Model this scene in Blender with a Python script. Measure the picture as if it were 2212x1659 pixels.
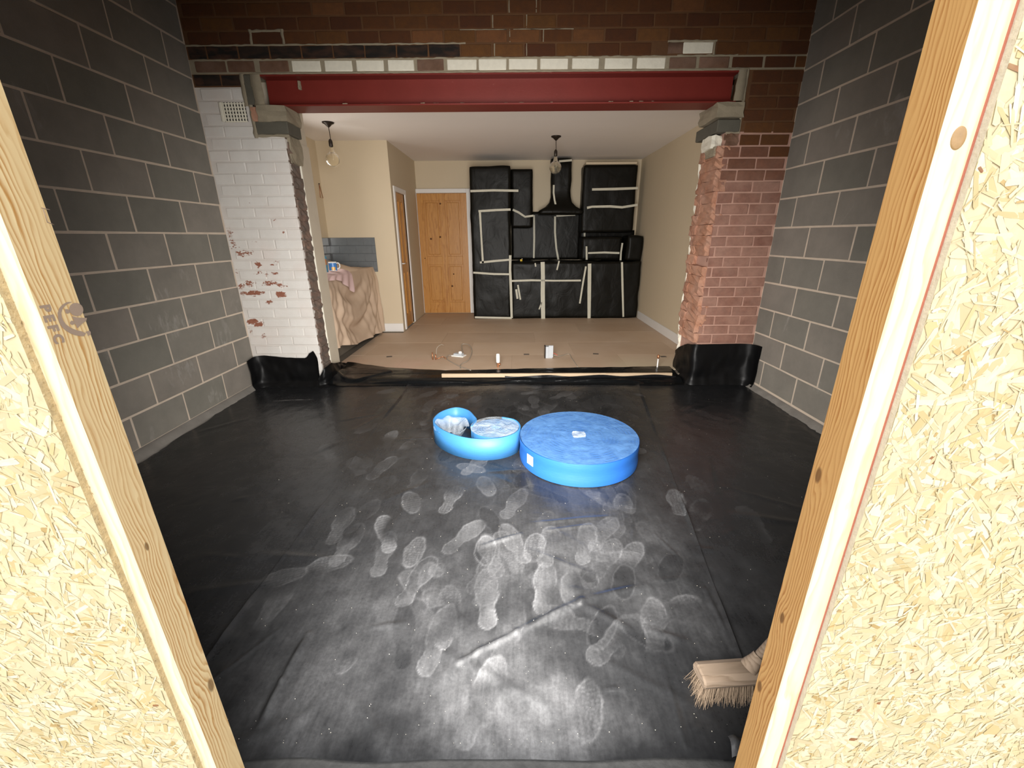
import bpy, bmesh, math, random
import numpy as np
from mathutils import Vector, Matrix

for o in list(bpy.data.objects): bpy.data.objects.remove(o, do_unlink=True)
SC = bpy.context.scene
COL = SC.collection
R = random.Random(7)
PI = math.pi

# ------------------------------------------------------------------ camera
FPX, PITCH, YAW, ROLL, CZ = 909.44, -0.3372, -0.0069, -0.0063, 1.3124
W, H = 2212, 1659
def cam_axes():
    cp, sp, cy, sy, cr, sr = math.cos(PITCH), math.sin(PITCH), math.cos(YAW), math.sin(YAW), math.cos(ROLL), math.sin(ROLL)
    f = Vector((sy*cp, cy*cp, sp)); rt = Vector((cy, -sy, 0)); up = rt.cross(f)
    return rt*cr + up*sr, -rt*sr + up*cr, f
RT, UP, FW = cam_axes()
cd = bpy.data.cameras.new('camera'); cam = bpy.data.objects.new('camera', cd); COL.objects.link(cam)
cam.matrix_world = Matrix(((RT.x, UP.x, -FW.x, 0), (RT.y, UP.y, -FW.y, 0), (RT.z, UP.z, -FW.z, CZ), (0, 0, 0, 1)))
cd.sensor_width = 36.0; cd.lens = 36.0*FPX/W; cd.clip_start = 0.02
SC.camera = cam
def ray(px, py): return RT*((px-W/2)/FPX) - UP*((py-H/2)/FPX) + FW
CAM = Vector((0, 0, CZ))
def atY(px, py, y): d = ray(px, py); return CAM + d*(y/d.y)
def atX(px, py, x): d = ray(px, py); return CAM + d*(x/d.x)
def atZ(px, py, z): d = ray(px, py); return CAM + d*((z-CZ)/d.z)

# ------------------------------------------------------------------ world and lights
SC.view_settings.view_transform = 'Standard'; SC.view_settings.look = 'None'
SC.view_settings.gamma = 1.0; SC.view_settings.use_curve_mapping = False
SC.view_settings.exposure = 0.0
wd = bpy.data.worlds.new('overcast_sky'); SC.world = wd; wd.use_nodes = True
bg = wd.node_tree.nodes['Background']; bg.inputs[0].default_value = (0.97, 0.985, 1.0, 1); bg.inputs[1].default_value = 3.1
def area(name, loc, rot, sx, sy, power, col, spread=180):
    l = bpy.data.lights.new(name, 'AREA'); l.shape = 'RECTANGLE'; l.size = sx; l.size_y = sy; l.energy = power; l.color = col
    l.spread = math.radians(spread)
    o = bpy.data.objects.new(name, l); COL.objects.link(o); o.location = loc; o.rotation_euler = rot
    return o
# daylight that comes in through the doorway of the hoarding
area('doorway_daylight', (-0.066, 1.02, 1.05), (math.radians(68), 0, 0), 1.10, 1.9, 110, (1.0, 0.96, 0.91), 125)
# added fill lamp for an assumed kitchen window, unseen behind the white pier
area('kitchen_fill_light', (-2.50, 4.85, 1.62), (0, math.radians(-90), math.radians(-8)), 0.9, 1.0, 11, (1.0, 0.95, 0.88), 150)

# ------------------------------------------------------------------ node helpers
class NB:
    def __init__(s, name):
        s.m = bpy.data.materials.new(name); s.m.use_nodes = True; s.t = s.m.node_tree
        s.b = s.t.nodes['Principled BSDF']
    def node(s, ty, ins=None, **props):
        n = s.t.nodes.new(ty)
        for k, v in props.items(): setattr(n, k, v)
        if ins:
            for k, v in ins.items(): s.put(n.inputs[k], v)
        return n
    def put(s, sock, v):
        if isinstance(v, bpy.types.NodeSocket): s.t.links.new(v, sock)
        elif isinstance(v, (tuple, list)) and len(v) == 3 and sock.type == 'RGBA': sock.default_value = (*v, 1)
        else: sock.default_value = v
    def coord(s, kind='Object'): return s.node('ShaderNodeTexCoord').outputs[kind]
    def pos(s): return s.node('ShaderNodeNewGeometry').outputs['Position']
    def rnd(s): return s.node('ShaderNodeObjectInfo').outputs['Random']
    def math(s, op, a, b=0.0, clamp=False):
        n = s.node('ShaderNodeMath', operation=op, use_clamp=clamp); s.put(n.inputs[0], a); s.put(n.inputs[1], b); return n.outputs[0]
    def noise(s, vec, scale, detail=3, rough=0.55, dist=0.0):
        return s.node('ShaderNodeTexNoise', {'Vector': vec, 'Scale': scale, 'Detail': detail, 'Roughness': rough, 'Distortion': dist}).outputs[0]
    def ramp(s, fac, stops, interp='LINEAR'):
        n = s.node('ShaderNodeValToRGB'); s.put(n.inputs[0], fac); n.color_ramp.interpolation = interp
        e = n.color_ramp.elements
        while len(e) < len(stops): e.new(0.5)
        for i, (p, c) in enumerate(stops): e[i].position = p; e[i].color = (*c, 1)
        return n.outputs[0]
    def mix(s, fac, a, b, mode='MIX'):
        n = s.node('ShaderNodeMix', data_type='RGBA', blend_type=mode)
        s.put(n.inputs[0], fac); s.put(n.inputs[6], a); s.put(n.inputs[7], b); return n.outputs[2]
    def rng(s, v, a, b, c=0.0, d=1.0, smooth=False):
        n = s.node('ShaderNodeMapRange', {0: v, 1: a, 2: b, 3: c, 4: d}); n.clamp = True
        if smooth: n.interpolation_type = 'SMOOTHSTEP'
        return n.outputs[0]
    def vmap(s, vec, scale=(1, 1, 1), loc=(0, 0, 0)):
        return s.node('ShaderNodeMapping', {'Vector': vec, 'Scale': scale, 'Location': loc}).outputs[0]
    def bump(s, h, strength=0.3, dist=0.01):
        s.put(s.b.inputs['Normal'], s.node('ShaderNodeBump', {'Height': h, 'Strength': strength, 'Distance': dist}).outputs[0])
    def out(s, col=None, rough=None, **kw):
        if col is not None: s.put(s.b.inputs['Base Color'], col)
        if rough is not None: s.put(s.b.inputs['Roughness'], rough)
        for k, v in kw.items(): s.put(s.b.inputs[k.replace('_', ' ')], v)
        return s.m
def plain(name, col, rough=0.6, var=0.12, scale=8, bump=0.1, metal=0.0, bs=60, coords='pos'):
    n = NB(name); p = n.pos() if coords == 'pos' else n.coord()
    f = n.noise(p, scale, 4)
    c = n.mix(f, tuple(x*(1-var) for x in col), tuple(min(1, x*(1+var)) for x in col))
    if bump: n.bump(n.noise(p, bs, 4), bump, 0.004)
    return n.out(c, rough, Metallic=metal)

# ------------------------------------------------------------------ materials
def m_block():
    n = NB('concrete_block'); p = n.pos(); r = n.rnd()
    base = n.ramp(r, [(0, (0.200, 0.190, 0.158)), (0.5, (0.235, 0.218, 0.184)), (1, (0.270, 0.238, 0.202))])
    f = n.noise(p, 5, 5, 0.65)
    c = n.mix(n.rng(f, 0.3, 0.7), n.mix(0.25, base, (0.04, 0.04, 0.036)), base)
    c = n.mix(n.rng(n.noise(p, 220, 2), 0.45, 0.75, 0, 0.35), c, (0.22, 0.21, 0.19))
    eff = n.rng(n.noise(n.vmap(p, (1, 1, 0.45)), 4.2, 5, 0.6, 0.6), 0.66, 0.80, 0, 0.55)
    xyz = n.node('ShaderNodeSeparateXYZ', {0: p}); nz_ = n.noise(n.vmap(p, (1, 2, .8)), 16, 4, 0.6, 0.5)
    for (px_, py_, ry, rz) in ((404, 598, .10, .09), (465, 855, .12, .14), (380, 700, .25, .12), (340, 640, .15, .06), (395, 800, .2, .12), (480, 740, .1, .12)):
        q_ = atX(px_, py_, -2.482)
        dy = n.math('MULTIPLY', n.math('SUBTRACT', xyz.outputs[1], q_.y), 1/ry); dz = n.math('MULTIPLY', n.math('SUBTRACT', xyz.outputs[2], q_.z), 1/rz)
        d_ = n.math('SUBTRACT', 1.0, n.math('ADD', n.math('MULTIPLY', dy, dy), n.math('MULTIPLY', dz, dz)), True)
        left = n.math('LESS_THAN', xyz.outputs[0], 0.0)
        eff = n.math('MAXIMUM', eff, n.math('MULTIPLY', n.rng(n.math('ADD', nz_, n.math('MULTIPLY', d_, 0.18)), 0.62, 0.90, 0, 0.42), n.math('MULTIPLY', left, n.math('GREATER_THAN', d_, 0.0))))
    c = n.mix(eff, c, (0.46, 0.44, 0.41))
    n.bump(n.noise(p, 260, 3), 0.35, 0.003)
    return n.out(c, 0.92)
def m_brick(name, stops, soot=None, dust=0.0, bump=0.35):
    n = NB(name); p = n.pos(); r = n.rnd()
    c = n.ramp(r, stops)
    f = n.noise(p, 22, 5, 0.6)
    c = n.mix(n.rng(f, 0.35, 0.7), n.mix(0.3, c, (0.03, 0.015, 0.01)), c)
    if soot: c = n.mix(n.rng(n.noise(n.vmap(p, (1, 1, 3)), 7, 4), 0.38, 0.6), c, soot)
    if dust: c = n.mix(n.rng(n.noise(p, 6, 4), 0.35, 0.75, 0, dust), c, (0.50, 0.33, 0.26))
    n.bump(n.noise(p, 150, 4), bump, 0.004)
    return n.out(c, 0.9)
PEEL = []
def m_white(name, mortar=False):
    n = NB(name); p = n.pos()
    xyz = n.node('ShaderNodeSeparateXYZ', {0: p})
    f = n.math('ADD', n.math('MULTIPLY', n.noise(n.vmap(p, (1, 1, 2.4)), 24, 5, 0.65, 0.4), 1.5), n.math('MULTIPLY', n.noise(p, 75, 3), 0.7))
    f = n.math('SUBTRACT', f, 0.6)
    tot = None
    for (x, z, rx, rz, s) in PEEL:
        dx = n.math('MULTIPLY', n.math('SUBTRACT', xyz.outputs[0], x), 1/rx); dz = n.math('MULTIPLY', n.math('SUBTRACT', xyz.outputs[2], z), 1/rz)
        d = n.math('ADD', n.math('MULTIPLY', dx, dx), n.math('MULTIPLY', dz, dz))
        v = n.math('MULTIPLY', n.math('SUBTRACT', 1.0, d, True), s)
        tot = v if tot is None else n.math('MAXIMUM', tot, v)
    low = n.rng(xyz.outputs[2], 0.7, 1.5, 0.05, 0.0)
    tot = n.math('ADD', tot, low)
    peel = n.rng(n.math('ADD', f, n.math('MULTIPLY', tot, 0.46)), 0.90 if not mortar else 0.98, 0.93 if not mortar else 1.01)
    w = n.mix(n.noise(p, 9, 4), (0.63, 0.60, 0.56), (0.76, 0.73, 0.69))
    w = n.mix(n.rng(n.noise(p, 3.1, 4), 0.5, 0.8, 0, 0.35), w, (0.66, 0.52, 0.46))
    red = n.mix(n.noise(p, 40, 3), (0.20, 0.065, 0.04), (0.36, 0.15, 0.09))
    if mortar: red = n.mix(0.5, red, (0.4, 0.3, 0.25)); w = n.mix(0.22, w, (0.45, 0.38, 0.34))
    n.bump(n.math('SUBTRACT', n.noise(p, 70, 4), n.math('MULTIPLY', peel, 0.6)), 0.3, 0.004)
    return n.out(n.mix(peel, w, red), 0.62)
for (px, py, rx, rz, s) in ((345, 370, .035, .05, 1.0), (375, 460, .07, .06, .75), (450, 530, .13, .04, .85), (565, 620, .035, .04, 1.15), (700, 610, .06, .035, .6),
                            (500, 770, .07, .035, 1.0), (660, 765, .10, .03, .95), (750, 775, .08, .035, .85), (540, 842, .13, .03, 1.15), (745, 850, .06, .035, 1.5),
                            (655, 910, .05, .025, .95), (525, 1065, .07, .03, 1.4), (575, 1085, .06, .03, 1.4), (505, 1135, .03, .03, .9), (605, 1175, .03, .03, 1.1), (540, 440, .04, .03, .5), (430, 790, .05, .03, .9), (440, 840, .03, .03, 1.0), (400, 690, .02, .04, .9), (765, 365, .015, .015, 1.2), (690, 270, .03, .02, .7), (600, 690, .1, .03, .7), (450, 1025, .03, .02, .9), (700, 690, .05, .02, .8)):
    q = atY(400+px/3.607, 400+py/3.607, 3.84); PEEL.append((q.x, q.z, rx*1.15, rz*1.2, s*1.12))

def m_wood(name, light, dark, pitch=0.005, pith=(0.12, 0.05), knots=(), rough=0.55, axis='z', bump=0.12, wobble=0.06):
    """solid wood with rings about a pith line; object coordinates, grain along the axis"""
    n = NB(name); p = n.coord('Object'); s = n.node('ShaderNodeSeparateXYZ', {0: p})
    o = {'z': (0, 1, 2), 'x': (1, 2, 0), 'y': (0, 2, 1)}[axis]
    a, b, g = (s.outputs[i] for i in o)
    sc = [1, 1, 1]; sc[o[2]] = 0.12; sc2 = [1, 1, 1]; sc2[o[2]] = 0.22
    wob = n.math('MULTIPLY', n.math('SUBTRACT', n.noise(n.vmap(p, tuple(sc2)), 13, 3, 0.5), 0.5), wobble)
    da = n.math('SUBTRACT', a, pith[0]); db = n.math('SUBTRACT', b, pith[1])
    r = n.math('SQRT', n.math('ADD', n.math('MULTIPLY', da, da), n.math('MULTIPLY', db, db)))
    r = n.math('ADD', r, wob); kn = None
    for (ka, kb, kg, kr) in knots:
        v = n.node('ShaderNodeCombineXYZ').outputs[0]
        d2 = None
        for sock, cc, w_ in ((a, ka, 1.0), (b, kb, 1.0), (g, kg, 0.45)):
            t = n.math('MULTIPLY', n.math('SUBTRACT', sock, cc), w_/kr); t = n.math('MULTIPLY', t, t)
            d2 = t if d2 is None else n.math('ADD', d2, t)
        e = n.math('POWER', 2.718, n.math('MULTIPLY', d2, -0.35))
        r = n.math('ADD', r, n.math('MULTIPLY', e, kr*0.9))
        k = n.rng(d2, 0.12, 0.3, 1, 0); kn = k if kn is None else n.math('MAXIMUM', kn, k)
    w = n.math('FRACT', n.math('MULTIPLY', r, 1/pitch))
    w = n.math('ADD', w, n.math('MULTIPLY', n.math('SUBTRACT', n.noise(n.vmap(p, tuple(x*1.0 for x in sc)), 220, 2), 0.5), 0.5))
    band = n.ramp(w, [(0.0, light), (0.45, tuple(l*0.75+d*0.25 for l, d in zip(light, dark))), (0.85, dark), (0.97, tuple(l*0.6+d*0.4 for l, d in zip(light, dark)))])
    big = n.rng(n.noise(n.vmap(p, tuple(sc)), 30, 2), 0.42, 0.66, 0, 0.8)
    c = n.mix(big, band, tuple(l*0.72+d*0.28 for l, d in zip(light, dark)))
    if kn is not None: c = n.mix(n.math('MULTIPLY', kn, 0.8), c, tuple(d*0.35 for d in dark))
    if bump: n.bump(w, bump, 0.002)
    return n.out(c, rough)
def m_attr(name, attr, rough=0.6, bump=0.0):
    n = NB(name); a = n.node('ShaderNodeAttribute', attribute_name=attr).outputs[0]
    p = n.pos()
    c = n.mix(n.rng(n.noise(n.vmap(p, (1, 1, 1)), 60, 4), 0.3, 0.8, 0, 0.3), a, (0.55, 0.42, 0.20))
    if bump: n.bump(n.noise(p, 300, 3), bump, 0.002)
    return n.out(c, rough)
def m_membrane():
    n = NB('black_polythene'); p = n.pos()
    d = n.node('ShaderNodeAttribute', attribute_name='dust').outputs['Fac']
    fine = n.noise(p, 90, 4, 0.7); streak = n.noise(n.vmap(p, (6, 0.7, 1)), 14, 3, 0.6)
    k = n.math('MULTIPLY', d, n.math('ADD', n.math('MULTIPLY', fine, 0.9), n.math('MULTIPLY', streak, 0.6)))
    k = n.math('MULTIPLY', k, 1.0, True)
    sp = n.rng(n.noise(p, 420, 1), 0.80, 0.84, 0, 0.5)
    k = n.math('MAXIMUM', k, n.math('MULTIPLY', sp, d))
    c = n.mix(k, (0.0075, 0.008, 0.009), (0.29, 0.292, 0.30))
    rough = n.rng(k, 0.0, 0.6, 0.24, 0.7)
    n.bump(n.noise(p, 9, 3, 0.5, 0.3), 0.35, 0.012)
    return n.out(c, rough, **{'Specular IOR Level': 0.34})
def m_upstand():
    n = NB('matt_black_polythene'); p = n.pos()
    n.bump(n.noise(p, 9, 3, 0.5, 0.3), 0.3, 0.012)
    return n.out((0.0035, 0.0035, 0.0038), 0.42, **{'Specular IOR Level': 0.22})
def m_gloss():
    n = NB('glossy_black_polythene'); p = n.pos()
    n.bump(n.noise(p, 14, 3, 0.5, 0.5), 0.35, 0.010)
    return n.out((0.005, 0.0055, 0.006), 0.20, **{'Specular IOR Level': 0.30})
def m_wrap():
    n = NB('black_plastic_wrap'); p = n.pos()
    n.bump(n.noise(n.vmap(p, (1, 1, 0.6)), 6, 3, 0.5, 1.2), 0.22, 0.03)
    return n.out(n.mix(n.noise(p, 4, 3), (0.003, 0.003, 0.002), (0.008, 0.007, 0.005)), 0.42, **{'Specular IOR Level': 0.16})
def m_film(name, tint, alpha=0.35, rough=0.22, bs=0.7):
    n = NB(name); p = n.pos()
    f = n.rng(n.noise(p, 14, 3, 0.5, 0.6), 0.3, 0.75, alpha*0.6, min(1, alpha*1.45))
    n.bump(n.noise(p, 34, 4, 0.5, 0.6), bs, 0.012)
    n.put(n.b.inputs['Alpha'], f)
    return n.out(tint, rough)
def m_floorboard():
    n = NB('hardboard_floor_protection'); p = n.pos(); r = n.rnd()
    c = n.ramp(r, [(0, (0.50, 0.365, 0.255)), (0.5, (0.54, 0.40, 0.285)), (1, (0.58, 0.435, 0.31))])
    s = n.node('ShaderNodeSeparateXYZ', {0: p})
    front = n.rng(s.outputs[1], 4.7, 4.3)
    pink = n.math('MULTIPLY', front, n.rng(s.outputs[0], -0.45, -0.95)); green = n.math('MULTIPLY', front, n.rng(s.outputs[0], 0.9, 1.2, 0, 0.5))
    c = n.mix(n.math('MULTIPLY', pink, n.rng(n.noise(p, 3, 3), 0.35, 0.6, 0, 0.5)), c, (0.62, 0.37, 0.29)); c = n.mix(green, c, (0.54, 0.50, 0.34))
    c = n.mix(n.rng(n.noise(p, 2.4, 4, 0.6), 0.4, 0.75, 0, 0.4), c, (0.64, 0.52, 0.41))
    return n.out(c, 0.55)
def m_cloth(name, a, b):
    n = NB(name); p = n.pos()
    n.bump(n.noise(p, 500, 2), 0.15, 0.001)
    return n.out(n.mix(n.noise(p, 6, 4), a, b), 0.85)
def m_foam(name, a, b):
    n = NB(name); p = n.pos(); s = n.node('ShaderNodeSeparateXYZ', {0: p})
    f = n.noise(n.vmap(p, (3, 3, 18)), 9, 3)
    n.bump(n.noise(n.vmap(p, (2, 2, 20)), 12, 3), 0.15, 0.004)
    return n.out(n.mix(f, a, b), 0.5)
def m_steel():
    n = NB('red_oxide_steel'); p = n.pos()
    c = n.mix(n.noise(p, 5, 5, 0.6), (0.155, 0.016, 0.010), (0.21, 0.024, 0.017))
    s = n.rng(n.noise(p, 30, 5, 0.7), 0.66, 0.72, 0, 0.6); c = n.mix(s, c, (0.27, 0.07, 0.055))
    n.bump(n.noise(p, 60, 3), 0.12, 0.003)
    return n.out(c, 0.48)

MAT = {}
def setup():
    M = MAT
    M['block'] = m_block()
    M['block_mortar'] = plain('block_mortar', (0.60, 0.50, 0.40), 0.95, 0.18, 14, 0.4)
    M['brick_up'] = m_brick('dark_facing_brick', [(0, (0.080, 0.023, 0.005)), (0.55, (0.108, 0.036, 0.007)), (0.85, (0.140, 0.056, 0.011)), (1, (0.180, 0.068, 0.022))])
    M['brick_soot'] = m_brick('sooty_brick', [(0, (0.03, 0.016, 0.009)), (1, (0.075, 0.03, 0.015))], soot=(0.010, 0.007, 0.005))
    M['brick_brown'] = m_brick('brown_dusty_brick', [(0, (0.12, 0.062, 0.034)), (1, (0.17, 0.085, 0.048))], dust=0.25)
    M['mortar_up'] = plain('dark_mortar', (0.12, 0.055, 0.022), 0.95, 0.3, 10, 0.4)
    M['mortar_rep'] = plain('repair_mortar', (0.30, 0.255, 0.18), 0.95, 0.22, 16, 0.6, bs=90)
    M['white'] = m_white('white_painted_brick'); M['white_mortar'] = m_white('white_painted_mortar', True)
    M['white_plain'] = plain('whitewashed_brick', (0.78, 0.74, 0.62), 0.8, 0.12, 30, 0.3)
    M['brick_pier'] = m_brick('red_pier_brick', [(0, (0.235, 0.105, 0.074)), (0.5, (0.285, 0.138, 0.098)), (1, (0.32, 0.165, 0.12))], dust=0.3)
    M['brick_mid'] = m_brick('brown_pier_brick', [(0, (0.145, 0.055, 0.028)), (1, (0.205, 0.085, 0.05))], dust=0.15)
    M['mortar_pier'] = plain('pink_mortar', (0.44, 0.26, 0.20), 0.95, 0.2, 14, 0.4)
    M['broken_pink'] = m_brick('broken_orange_brick', [(0, (0.40, 0.175, 0.10)), (1, (0.56, 0.28, 0.17))], dust=0.6, bump=0.8)
    M['broken_grey'] = m_brick('broken_grey_brick', [(0, (0.15, 0.10, 0.08)), (1, (0.30, 0.19, 0.14))], soot=(0.14, 0.11, 0.09), bump=0.8)
    M['mortar_rough'] = plain('rough_brown_mortar', (0.17, 0.12, 0.09), 0.95, 0.4, 25, 0.8)
    M['padstone'] = plain('dark_padstone', (0.105, 0.097, 0.075), 0.9, 0.2, 12, 0.4)
    M['steel'] = m_steel()
    M['cream'] = plain('cream_paint', (0.62, 0.52, 0.37), 0.7, 0.03, 3, 0.04)
    M['ceiling'] = plain('white_ceiling_paint', (0.88, 0.83, 0.785), 0.8, 0.02, 3, 0.03)
    M['trim'] = plain('white_gloss_paint', (0.78, 0.76, 0.73), 0.4, 0.03, 5, 0)
    M['plaster'] = plain('bare_plaster', (0.56, 0.49, 0.385), 0.85, 0.1, 7, 0.2)
    M['bead'] = plain('plaster_bead', (0.82, 0.78, 0.66), 0.6, 0.05, 9, 0)
    M['pine'] = m_wood('varnished_pine', (0.56, 0.27, 0.062), (0.41, 0.165, 0.028), 0.016, (0.35, -0.5), rough=0.35)
    M['knot_pale'] = plain('pale_knot', (0.40, 0.24, 0.10), 0.4, 0.3, 90, 0.3)
    M['knot'] = plain('pine_knot', (0.10, 0.035, 0.010), 0.4, 0.2, 20, 0)
    M['wrap'] = m_wrap()
    M['tape'] = plain('masking_tape', (0.56, 0.54, 0.44), 0.6, 0.12, 14, 0.1)
    M['tile'] = plain('grey_gloss_tile', (0.155, 0.17, 0.18), 0.15, 0.12, 20, 0.02)
    M['grout'] = plain('grey_grout', (0.13, 0.135, 0.14), 0.9, 0.1, 20, 0.1)
    M['floorboard'] = m_floorboard()
    M['dark_floor'] = plain('dark_old_floor', (0.15, 0.125, 0.095), 0.8, 0.2, 6, 0.2)
    M['sheet'] = m_cloth('beige_dust_sheet', (0.52, 0.385, 0.275), (0.60, 0.455, 0.335))
    M['pink_cloth'] = m_cloth('pink_towel', (0.60, 0.41, 0.39), (0.70, 0.52, 0.50))
    M['membrane'] = m_membrane(); M['upstand'] = m_upstand(); M['gloss'] = m_gloss()
    M['concrete'] = plain('dusty_concrete', (0.20, 0.185, 0.165), 0.95, 0.3, 9, 0.6)
    M['slab'] = plain('dark_slab', (0.085, 0.083, 0.08), 0.95, 0.5, 30, 0.6)
    M['ground'] = plain('outside_ground', (0.22, 0.20, 0.17), 0.95, 0.2, 5, 0.4)
    M['foam_a'] = m_foam('light_blue_foam', (0.036, 0.172, 0.40), (0.046, 0.20, 0.45))
    M['foam_b'] = m_foam('mid_blue_foam', (0.016, 0.108, 0.40), (0.022, 0.128, 0.45))
    M['film'] = m_film('clear_film', (0.50, 0.56, 0.62), 0.40)
    M['film_top'] = m_film('clear_shrink_film', (0.092, 0.22, 0.47), 0.75, 0.22, 0.25)
    M['paper'] = plain('white_label_paper', (0.75, 0.74, 0.70), 0.7, 0.08, 40, 0)
    M['black_metal'] = plain('dark_bronze', (0.035, 0.026, 0.02), 0.35, 0.1, 20, 0, 0.6)
    M['cord'] = plain('brown_cord', (0.05, 0.035, 0.025), 0.7, 0.1, 20, 0)
    n = NB('smoked_glass'); M['glass'] = n.out((0.93, 0.84, 0.64), 0.03, IOR=1.2, **{'Transmission Weight': 0.9, 'Alpha': 0.62})
    M['stud_l'] = m_wood('pine_stud_pale', (0.86, 0.68, 0.38), (0.52, 0.25, 0.062), 0.0056, (-0.045, 0.105), knots=((0.0, 0.028, 0.80, 0.008), (0.0, 0.052, 0.42, 0.016)), bump=0.02)
    M['stud_r'] = m_wood('pine_stud_orange', (0.78, 0.46, 0.17), (0.47, 0.185, 0.042), 0.0062, (0.03, 0.125), knots=((0.0, 0.045, 0.93, 0.014), (0.0, 0.040, 0.62, 0.012), (0.0, 0.05, 0.42, 0.014)), bump=0.02)
    M['sapwood'] = m_wood('pale_sapwood', (0.92, 0.82, 0.60), (0.80, 0.62, 0.36), 0.011, (0.09, 0.10), bump=0.02)
    M['osb'] = m_attr('osb_strands', 'col', 0.6)
    M['osb_core'] = plain('osb_core', (0.64, 0.54, 0.33), 0.7, 0.25, 40, 0.3)
    M['osb_edge'] = plain('osb_cut_edge', (0.52, 0.40, 0.22), 0.9, 0.45, 70, 0.8, bs=180)
    M['osb_edge_pale'] = plain('osb_pale_edge', (0.58, 0.52, 0.41), 0.9, 0.2, 90, 0.5, bs=180)
    M['red_line'] = plain('red_marking', (0.50, 0.17, 0.11), 0.7, 0.15, 60, 0)
    M['ink'] = plain('grey_stamp_ink', (0.36, 0.26, 0.19), 0.8, 0.1, 80, 0)
    M['batten'] = m_wood('grubby_batten', (0.52, 0.40, 0.27), (0.36, 0.25, 0.15), 0.008, (0.02, 0.3), axis='x')
    M['broom_wood'] = m_wood('grubby_broom_wood', (0.26, 0.195, 0.14), (0.17, 0.12, 0.08), 0.012, (0.0, -0.1), axis='x', rough=0.85)
    M['bristle'] = plain('broom_bristle', (0.30, 0.22, 0.15), 0.8, 0.35, 90, 0)
    M['white_plastic'] = plain('white_plastic', (0.78, 0.77, 0.74), 0.35, 0.04, 20, 0)
    M['grey_plastic'] = plain('grey_plastic', (0.42, 0.44, 0.46), 0.45, 0.06, 20, 0)
    M['grey_cable'] = plain('grey_cable', (0.30, 0.26, 0.21), 0.5, 0.05, 20, 0)
    M['copper'] = plain('copper_pipe', (0.45, 0.20, 0.10), 0.35, 0.1, 30, 0, 0.7)
    M['red_wire'] = plain('red_wire', (0.45, 0.09, 0.06), 0.5, 0.1, 30, 0)
    M['patch'] = plain('brown_patch_tape', (0.13, 0.105, 0.085), 0.8, 0.2, 30, 0)
    M['mug_blue'] = plain('mug_blue_print', (0.06, 0.20, 0.50), 0.3, 0.3, 30, 0)
    M['mug_yellow'] = plain('mug_yellow_print', (0.75, 0.42, 0.10), 0.3, 0.2, 40, 0)
    M['can_blue'] = plain('blue_tin', (0.07, 0.22, 0.32), 0.35, 0.3, 30, 0)
    M['orange'] = plain('orange_print', (0.45, 0.16, 0.05), 0.4, 0.2, 40, 0)
    M['yellow'] = plain('yellow_plastic', (0.75, 0.5, 0.03), 0.4, 0.1, 40, 0)
    M['roof'] = plain('roof_boards', (0.16, 0.10, 0.06), 0.9, 0.2, 6, 0.2)
    M['chip'] = plain('pale_debris', (0.62, 0.58, 0.48), 0.8, 0.3, 60, 0)
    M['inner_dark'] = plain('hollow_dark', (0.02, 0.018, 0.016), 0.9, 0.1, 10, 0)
setup()

# ------------------------------------------------------------------ mesh helpers
def link(name, me, mat, parent=None, loc=None, rot=None, scale=None):
    o = bpy.data.objects.new(name, me); COL.objects.link(o)
    if mat is not None and me is not None and len(me.materials) == 0: me.materials.append(MAT[mat] if isinstance(mat, str) else mat)
    if parent: o.parent = parent
    if loc is not None: o.location = loc
    if rot is not None: o.rotation_euler = rot
    if scale is not None: o.scale = scale
    return o
def mesh(name, vs, fs, smooth=False):
    me = bpy.data.meshes.new(name); me.from_pydata([tuple(v) for v in vs], [], fs); me.update()
    if smooth:
        for p in me.polygons: p.use_smooth = True
    return me
def box_me(name, a, b, bev=0.0, seg=1):
    bm = bmesh.new(); bmesh.ops.create_cube(bm, size=1)
    for v in bm.verts: v.co = Vector((a[i]+(b[i]-a[i])*(v.co[i]+0.5) for i in range(3)))
    if bev: bmesh.ops.bevel(bm, geom=bm.edges[:], offset=bev, segments=seg, affect='EDGES', profile=0.6)
    me = bpy.data.meshes.new(name); bm.to_mesh(me); bm.free(); return me
def box(name, a, b, mat, parent=None, bev=0.0, seg=1): return link(name, box_me(name, a, b, bev, seg), mat, parent)
def boxes_me(name, lst, bev=0.0):
    bm = bmesh.new()
    for a, b in lst:
        r = bmesh.ops.create_cube(bm, size=1)
        for v in r['verts']: v.co = Vector((a[i]+(b[i]-a[i])*(v.co[i]+0.5) for i in range(3)))
        if bev: bmesh.ops.bevel(bm, geom=list({e for v in r['verts'] for e in v.link_edges}), offset=bev, segments=1, affect='EDGES')
    me = bpy.data.meshes.new(name); bm.to_mesh(me); bm.free(); return me
def tag(o, label, cat, group=None, kind=None):
    o['label'] = label; o['category'] = cat
    if group: o['group'] = group
    if kind: o['kind'] = kind
    return o
def struct(o, label, cat): o['kind'] = 'structure'; o['label'] = label; o['category'] = cat; return o
def empty(name, loc=(0, 0, 0), rz=0):
    o = bpy.data.objects.new(name, None); COL.objects.link(o); o.location = loc; o.rotation_euler = (0, 0, rz); o.empty_display_size = 0.05; return o
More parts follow.
